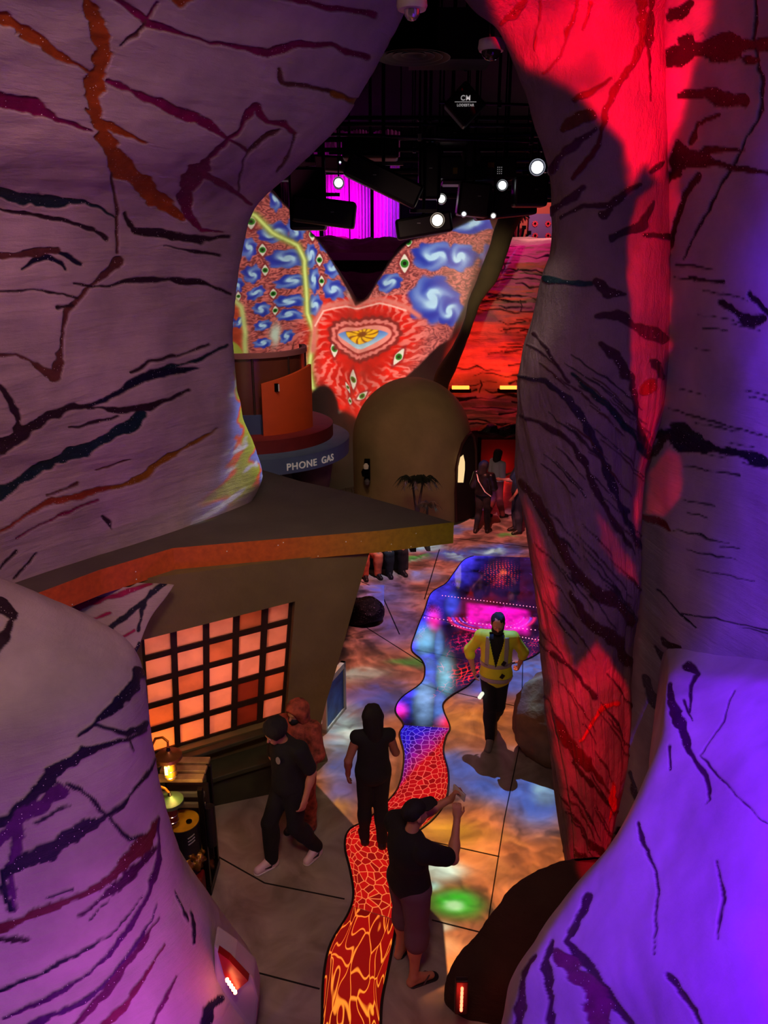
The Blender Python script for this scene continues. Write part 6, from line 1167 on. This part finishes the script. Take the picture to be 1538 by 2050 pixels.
mblk = mat('cloth_black', (17, 16, 19), .9, bump=.2, bscale=40); mjean = mat('cloth_dark_jean', (24, 26, 36), .9); mhair = mat('hair_black', (20, 15, 15), .7, bump=.5, bscale=80, stretch=(6, 6, 1)); mcapb = mat('cap_black', (16, 15, 16), .8)
mshoe = mat('sneaker_pale', (226, 196, 206), .5); msole = mat('sole_white', (236, 226, 226), .5); mshd = mat('shoe_black', (20, 18, 20), .5)
# 1 man taking a picture
fc = PZ(824, 1938, 0)
rt, J, pr = person('man in black cap, black shirt and shorts holding a phone up', (fc.x-.03, fc.y, 0), (.80, .60), 1.78,
 dict(chest=(-.02, .03, 1.30), neck=(-.03, .02, 1.48), head=(-.03, -.03, 1.625), look=(-.15, -1, .12), shL=(.19, 0, 1.41), shR=(-.21, .02, 1.41), elL=(.17, -.27, 1.36), wrL=(.03, -.47, 1.52), elR=(-.25, -.25, 1.22), wrR=(-.10, -.42, 1.43), hdL=(-.3, -.25, .9), hdR=(.25, -.2, 1), pnL=(-.6, -.4, 0), pnR=(.6, -.4, 0), curlL=(1.1, 0, 0), curlR=(1.1, 0, 0),
      knL=(.12, -.05, .50), anL=(.14, -.02, .09), toL=(.20, -.19, .03), knR=(-.11, .0, .50), anR=(-.15, .06, .09), toR=(-.19, -.10, .03)),
 [('shirt', mblk, .72, .86, .024), ('trousers', mat('shorts_mauve', (104, 76, 92), .9), 1.18, .028), ('hair', mhair, 0, -.004), ('cap', mcapb), ('eyes',)], bulk=1.12, hres=.0075)
KEEP = False
ph = MB().box((-.03*1.017, -.50*1.017, 1.60*1.017), (.15, .012, .075), Matrix.Rotation(-.15, 3, 'Y')).build('phone', mat('phone_white', (214, 206, 200), .3), None, .004); ph.matrix_world = Matrix.Translation(rt.location) @ Matrix.Rotation(rt.rotation_euler.z, 4, 'Z')
tag(ph, 'pale phone held up in both hands by the man in the black cap', 'phone'); MB().box((-.03*1.017, -.51*1.017, 1.60*1.017), (.135, .004, .062), Matrix.Rotation(-.15, 3, 'Y')).build('screen', mat('phone_screen', (60, 54, 54), .15), ph)
for sd in 'LR':
    a, t_ = v3(J['an'+sd]), v3(J['to'+sd]); d = unit((t_-a)*(1, 1, 0)); c_ = (a*(1, 1, 0)+t_*(1, 1, 0))/2; V, Q = sdf([('c', c_-d*.09+v3((0, 0, .005)), c_+d*.10+v3((0, 0, .005)), .045, .052)], .006, .01, cuts=[((0, 0, .014), (0, 0, 1)), ((0, 0, 0), (0, 0, -1))]); so = link('flip_flop', mesh_np('flip_flop', V, Q), mshd, rt)
    sdv = np.cross(d, (0, 0, 1)); MB().tube([Vector(c_+sdv*.05-d*.01+(0, 0, .012)), Vector(c_+sdv*.03+d*.04+(0, 0, .06)), Vector(c_+d*.08+(0, 0, .055)), Vector(c_-sdv*.03+d*.04+(0, 0, .06)), Vector(c_-sdv*.05-d*.01+(0, 0, .012))], .008, 6).build('strap', mat('strap_grey', (86, 66, 70), .6), so)
KEEP = True
# 2 woman seen from behind
fc = PZ(748, 1688, 0)
person('woman with long dark hair in sleeveless black top standing on the glowing channel', (fc.x, fc.y, 0), (-.12, 1), 1.66,
 dict(shL=(.17, 0, 1.41), shR=(-.17, 0, 1.41), elL=(.27, .03, 1.14), wrL=(.27, -.05, .91), elR=(-.25, -.03, 1.16), wrR=(-.21, -.24, 1.15), head=(0, -.04, 1.62), look=(.1, -1, -.25), hdR=(.5, -1, .5), curlR=(1, 0, 0), anL=(.10, -.02, .09), toL=(.12, -.17, .03), anR=(-.09, .06, .09), toR=(-.10, -.09, .03), knL=(.09, -.03, .5), knR=(-.08, 0, .5)),
 [('shirt', mblk, .12, .82, .020, 'top'), ('trousers', mblk, 2, .014), ('shoes', mshd), ('hair', mhair, .20, .018)], fem=True, skin='b', bulk=1.02)
# 3 walker
f1 = PZ(586, 1722, 0)
rt, J, pr = person('man with dark curly hair, black tee and pale sneakers walking, looking down', (f1.x, f1.y, 0), (-.72, -.70), 1.76,
 dict(chest=(0, -.02, 1.30), neck=(0, -.05, 1.47), head=(0, -.13, 1.60), look=(-.1, -1, -.55), elL=(.25, .10, 1.15), wrL=(.25, .0, .90), elR=(-.22, -.02, 1.16), wrR=(-.26, .10, .93), knR=(-.08, -.20, .53), anR=(-.08, -.20, .10), toR=(-.10, -.36, .035), knL=(.10, -.02, .50), anL=(.12, .22, .12), toL=(.14, .08, .03), hpL=(.088, 0, .92)),
 [('shirt', mblk, .75, .90, .026), ('trousers', mblk, 2, .024), ('shoes', mshoe, msole), ('hair', mhair, 0, .030), ('eyes',)], skin='a')
KEEP = False
lg = MB().lathe([(.001, 0), (.035, 0), (.035, .004), (.001, .004)], Vector((.07, -.165, 1.34)), 20, Matrix.Rotation(math.radians(80), 3, 'X')).build('chest_print', mat('print_grey', (140, 130, 130), .8), rt)
for sd, sg_ in (('L', 1), ('R', -1)):
    a, t_ = Vector(J['an'+sd]), Vector(J['to'+sd]); d = (t_-a); d.z = 0; d.normalize(); sdv = Vector((-d.y, d.x, 0)); 
    for q in (-1, 1): c_ = a.lerp(t_, .35)+sdv*q*.048; c_.z = .055; MB().tube([c_-d*.045+Vector((0, 0, .022)), c_-d*.02+Vector((0, 0, -.008)), c_+d*.05+Vector((0, 0, .002))], [.003, .010, .003], 6).build('shoe_mark', mshd, rt)
KEEP = True
# 4 hooded figure behind him
f1 = PZ(604, 1640, 0); mpat = mat('wrap_projection_paint', (150, 66, 50), .85, noise=.7, nscale=14, bump=.3)  # red orange projection on the wrap is put into its colour
person('hooded person in a wrap painted with rust projected light standing behind the man in the black tee', (f1.x+.02, 6.86, 0), (-.35, -.9), 1.62,
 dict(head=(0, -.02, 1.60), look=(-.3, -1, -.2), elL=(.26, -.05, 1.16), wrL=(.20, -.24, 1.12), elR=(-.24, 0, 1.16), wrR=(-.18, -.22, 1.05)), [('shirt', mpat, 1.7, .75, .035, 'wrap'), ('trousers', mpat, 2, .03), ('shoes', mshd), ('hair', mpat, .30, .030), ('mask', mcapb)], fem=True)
COL.objects[-2].name = 'hood' if COL.objects[-2].name.startswith('hair') else COL.objects[-2].name
# 5 man in yellow
f1 = PZ(985, 1478, 0); myl = mat('hi_vis_yellow', (222, 232, 40), .7, noise=.1, nscale=5, emit=(.8, .9, .05), es=.0); mgr = mat('reflective_grey', (168, 160, 150), .35)
rt, J, pr = person('bearded man in a yellow high visibility jacket walking towards the viewer', (f1.x, f1.y, 0), (-.12, -1), 1.80,
 dict(pelvis=(.01, 0, .96), head=(0, -.05, 1.63), look=(0, -1, -.35), shL=(.185, .01, 1.42), shR=(-.185, .01, 1.42), elL=(.33, .08, 1.20), wrL=(.30, .16, 1.0), elR=(-.33, .06, 1.20), wrR=(-.27, -.02, .98), curlL=(1, 0, 0), knR=(-.05, -.12, .52), anR=(-.03, -.14, .10), toR=(-.05, -.29, .035), knL=(.06, -.04, .50), anL=(.02, .20, .16), toL=(.03, .08, .04), hpL=(.08, 0, .92), hpR=(-.08, 0, .92)),
 [('shirt', mblk, .3, .95, .012), ('trousers', mblk, 2, .018), ('shoes', mat('shoe_grey', (120, 110, 104), .6)), ('hair', mhair, 0, .0), ('beard', mhair), ('eyes',)], skin='a')
KEEP = False
# jacket: open front
s_ = 1.80/1.75; tr_ = grow(pr['torso'], .032)+[('e', (0, 0, 1.14), (.19, .155, .24), None, .05)]+grow(pr['uarmL'], .020)+grow(pr['uarmR'], .020)+grow(pr['farmL'][:1], .024, .3)+grow(pr['farmR'][:1], .024, .3)+[('e', v3(J['pelvis'])+(0, 0, -.05), (.195, .15, .18), None, .05)]
V, Q = sdf(tr_, .0085, .04, noise=(.010, (7, 7, 6)), cuts=[((0, 0, .76*s_), (0, 0, -1)), (v3(J['neck'])+v3((0, 0, .035)), (0, 0, 1))])
# leave a V opening in front
fcx = V[Q].mean(1); vopen = (fcx[:, 1] < -.03) & (np.abs(fcx[:, 0]+.005) < np.clip((fcx[:, 2]-1.12)*.26, 0, .09)); Q = Q[~vopen]
jk = link('jacket', mesh_np('jacket', V, Q), myl, rt); md = jk.modifiers.new('s', 'SOLIDIFY'); md.thickness = .006
for nm, cond in (('reflective_band', lambda p: (np.abs(p[:, 2]-.93) < .028)), ('reflective_band', lambda p: (np.abs(p[:, 2]-1.13) < .025) & (np.abs(p[:, 0]) < .24)), ('reflective_brace', lambda p: (np.abs(np.abs(p[:, 0])-.115) < .024) & (p[:, 2] > 1.13) & (p[:, 2] < 1.5))):
    sel = cond(fcx[~vopen]); me = mesh_np(nm, V, Q[sel]); bmx = bmesh.new(); bmx.from_mesh(me)
    bmesh.ops.delete(bmx, geom=[v for v in bmx.verts if not v.link_faces], context='VERTS')
    for v in bmx.verts: v.co += v.normal*.007
    bmx.to_mesh(me); bmx.free(); o = link(nm, me, mgr, jk); md = o.modifiers.new('s', 'SOLIDIFY'); md.thickness = .004
for (x_, z_) in ((.09, 1.20), (.08, 1.02)): MB().box((x_, -.178, z_), (.045, .008, .06), Matrix.Rotation(.5, 3, 'Y')).build('black_patch', mblk, jk, .002)
gb = v3(J['wrR'])+v3((.12, -.08, -.18)); tag_ = MB().lathe([(.012, -.05), (.024, -.04), (.024, .04), (.014, .055)], Vector((-.17, -.16, .72)), 14, Matrix.Rotation(.5, 3, 'Y')).build('lit_tag', mat('tag_glow', (240, 246, 225), emit=(.9, 1, .8), es=.9), None, smooth=True)  # white tag made bright by emission, no torch
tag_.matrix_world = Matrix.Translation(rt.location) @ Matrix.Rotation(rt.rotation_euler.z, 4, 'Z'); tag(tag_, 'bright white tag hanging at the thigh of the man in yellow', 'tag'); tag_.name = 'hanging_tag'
KEEP = True
# 6-8 far figures
f1 = PZ(965, 1066, 0); rt, J, pr = person('woman in a black leather jacket with a white shoulder strap, back to us', (f1.x, f1.y, 0), (.55, .85), 1.66,
 dict(look=(-.5, -1, .05), elL=(.26, .05, 1.16), wrL=(.18, -.2, 1.1), elR=(-.26, 0, 1.16), wrR=(-.15, -.25, 1.12), anL=(.12, .1, .09), toL=(.14, -.05, .03), anR=(-.12, -.06, .09), toR=(-.13, -.2, .03)), [('shirt', mat('leather_black', (22, 22, 26), .3), 1.7, .95, .036, 'jacket'), ('trousers', mblk, 2, .010), ('shoes', mshd), ('hair', mhair, .16, .015)], fem=True, hres=.016)
KEEP = False; MB().tube([(.17, .06, 1.42), (.05, .185, 1.25), (-.12, .18, 1.02), (-.2, .05, .9)], .012, 6).build('strap', mat('strap_white', (210, 205, 205)), rt); KEEP = True
f1 = PZ(992, 1036, 0); person('woman in a pale top and rose trousers behind the woman in leather', (f1.x, f1.y, 0), (.5, .3), 1.66,
 dict(look=(.2, -1, 0), anL=(.10, .18, .10), toL=(.12, .04, .03), anR=(-.10, -.14, .09), toR=(-.12, -.28, .03), wrR=(-.16, -.26, 1.15)), [('shirt', mat('top_pale', (186, 186, 206), .8), 1.0, .98, .026, 'top'), ('trousers', mat('trousers_rose', (128, 62, 60), .8), 2, .02), ('shoes', mshd), ('hair', mhair, .12, .015)], fem=True, hres=.016)
f1 = PZ(1034, 1066, 0); person('man in a black tee and dark jeans beside the column, one hand raised', (f1.x, f1.y, 0), (-.95, -.2), 1.74,
 dict(elR=(-.24, -.10, 1.17), wrR=(-.20, -.36, 1.22), elL=(.22, -.05, 1.14), wrL=(.20, -.20, .92), curlR=(.2, 0, 0)), [('shirt', mblk, .7, .93, .026), ('trousers', mat('jeans_blue', (34, 44, 66), .9), 2, .024), ('shoes', mshd), ('hair', mhair, 0, .008)], hres=.016)
# 9-10 seated pair below the roof's tip
SEAT = dict(pelvis=(0, .05, .42), chest=(0, -.02, .76), neck=(0, -.06, .93), head=(0, -.12, 1.07), shL=(.175, -.04, .88), shR=(-.175, -.04, .88), elL=(.24, -.16, .64), elR=(-.24, -.16, .64), wrL=(.15, -.38, .60), wrR=(-.15, -.38, .60),
            hpL=(.10, 0, .40), hpR=(-.10, 0, .40), knL=(.14, -.42, .47), knR=(-.14, -.42, .47), anL=(.13, -.40, .09), anR=(-.13, -.40, .09), toL=(.15, -.56, .03), toR=(-.15, -.56, .03), look=(0, -1, -.2), hdL=(-.1, -.6, -.8), hdR=(.1, -.6, -.8))
f1 = PZ(772, 1150, 0); person('seated person in black, hands on knees, half hidden by the roof tip', (f1.x+.05, f1.y+.35, 0), (.35, -.9), 1.78, SEAT, [('shirt', mblk, 1.5, .38, .03), ('trousers', mblk, 2, .035), ('shoes', mshd), ('hair', mhair, 0, .01)], hres=.014, skin='a')
f1 = PZ(748, 1150, 0); person('seated person in orange draped clothes at the wall edge', (f1.x-.16, f1.y+.2, 0), (.3, -.9), 1.70, SEAT, [('shirt', mat('cloth_orange', (230, 104, 60), .8, noise=.4, nscale=6), 1.7, .38, .04, 'top'), ('trousers', mat('cloth_orange_brown', (200, 90, 56), .8, noise=.6, nscale=7), 2, .03), ('shoes', mshd), ('hair', mhair, 0, .01)], hres=.014)
f1 = PZ(765, 1150, 0); tag(MB().box((f1.x-.05, f1.y+.42, .19), (1.15, .42, .36)).build('bench', mat('bench_black', (22, 20, 20), .7), None, .03), 'low black bench under the seated pair', 'bench')
q = PZ(742, 1195, 0); o_ = MB().box((q.x, q.y, .02), (.5, .9, .03)).build('floor_screen', mat('screen_glass', (150, 170, 210), .15), None, .004); tag(o_, 'pale flat glass panel lying on the floor in front of the bench', 'panel')
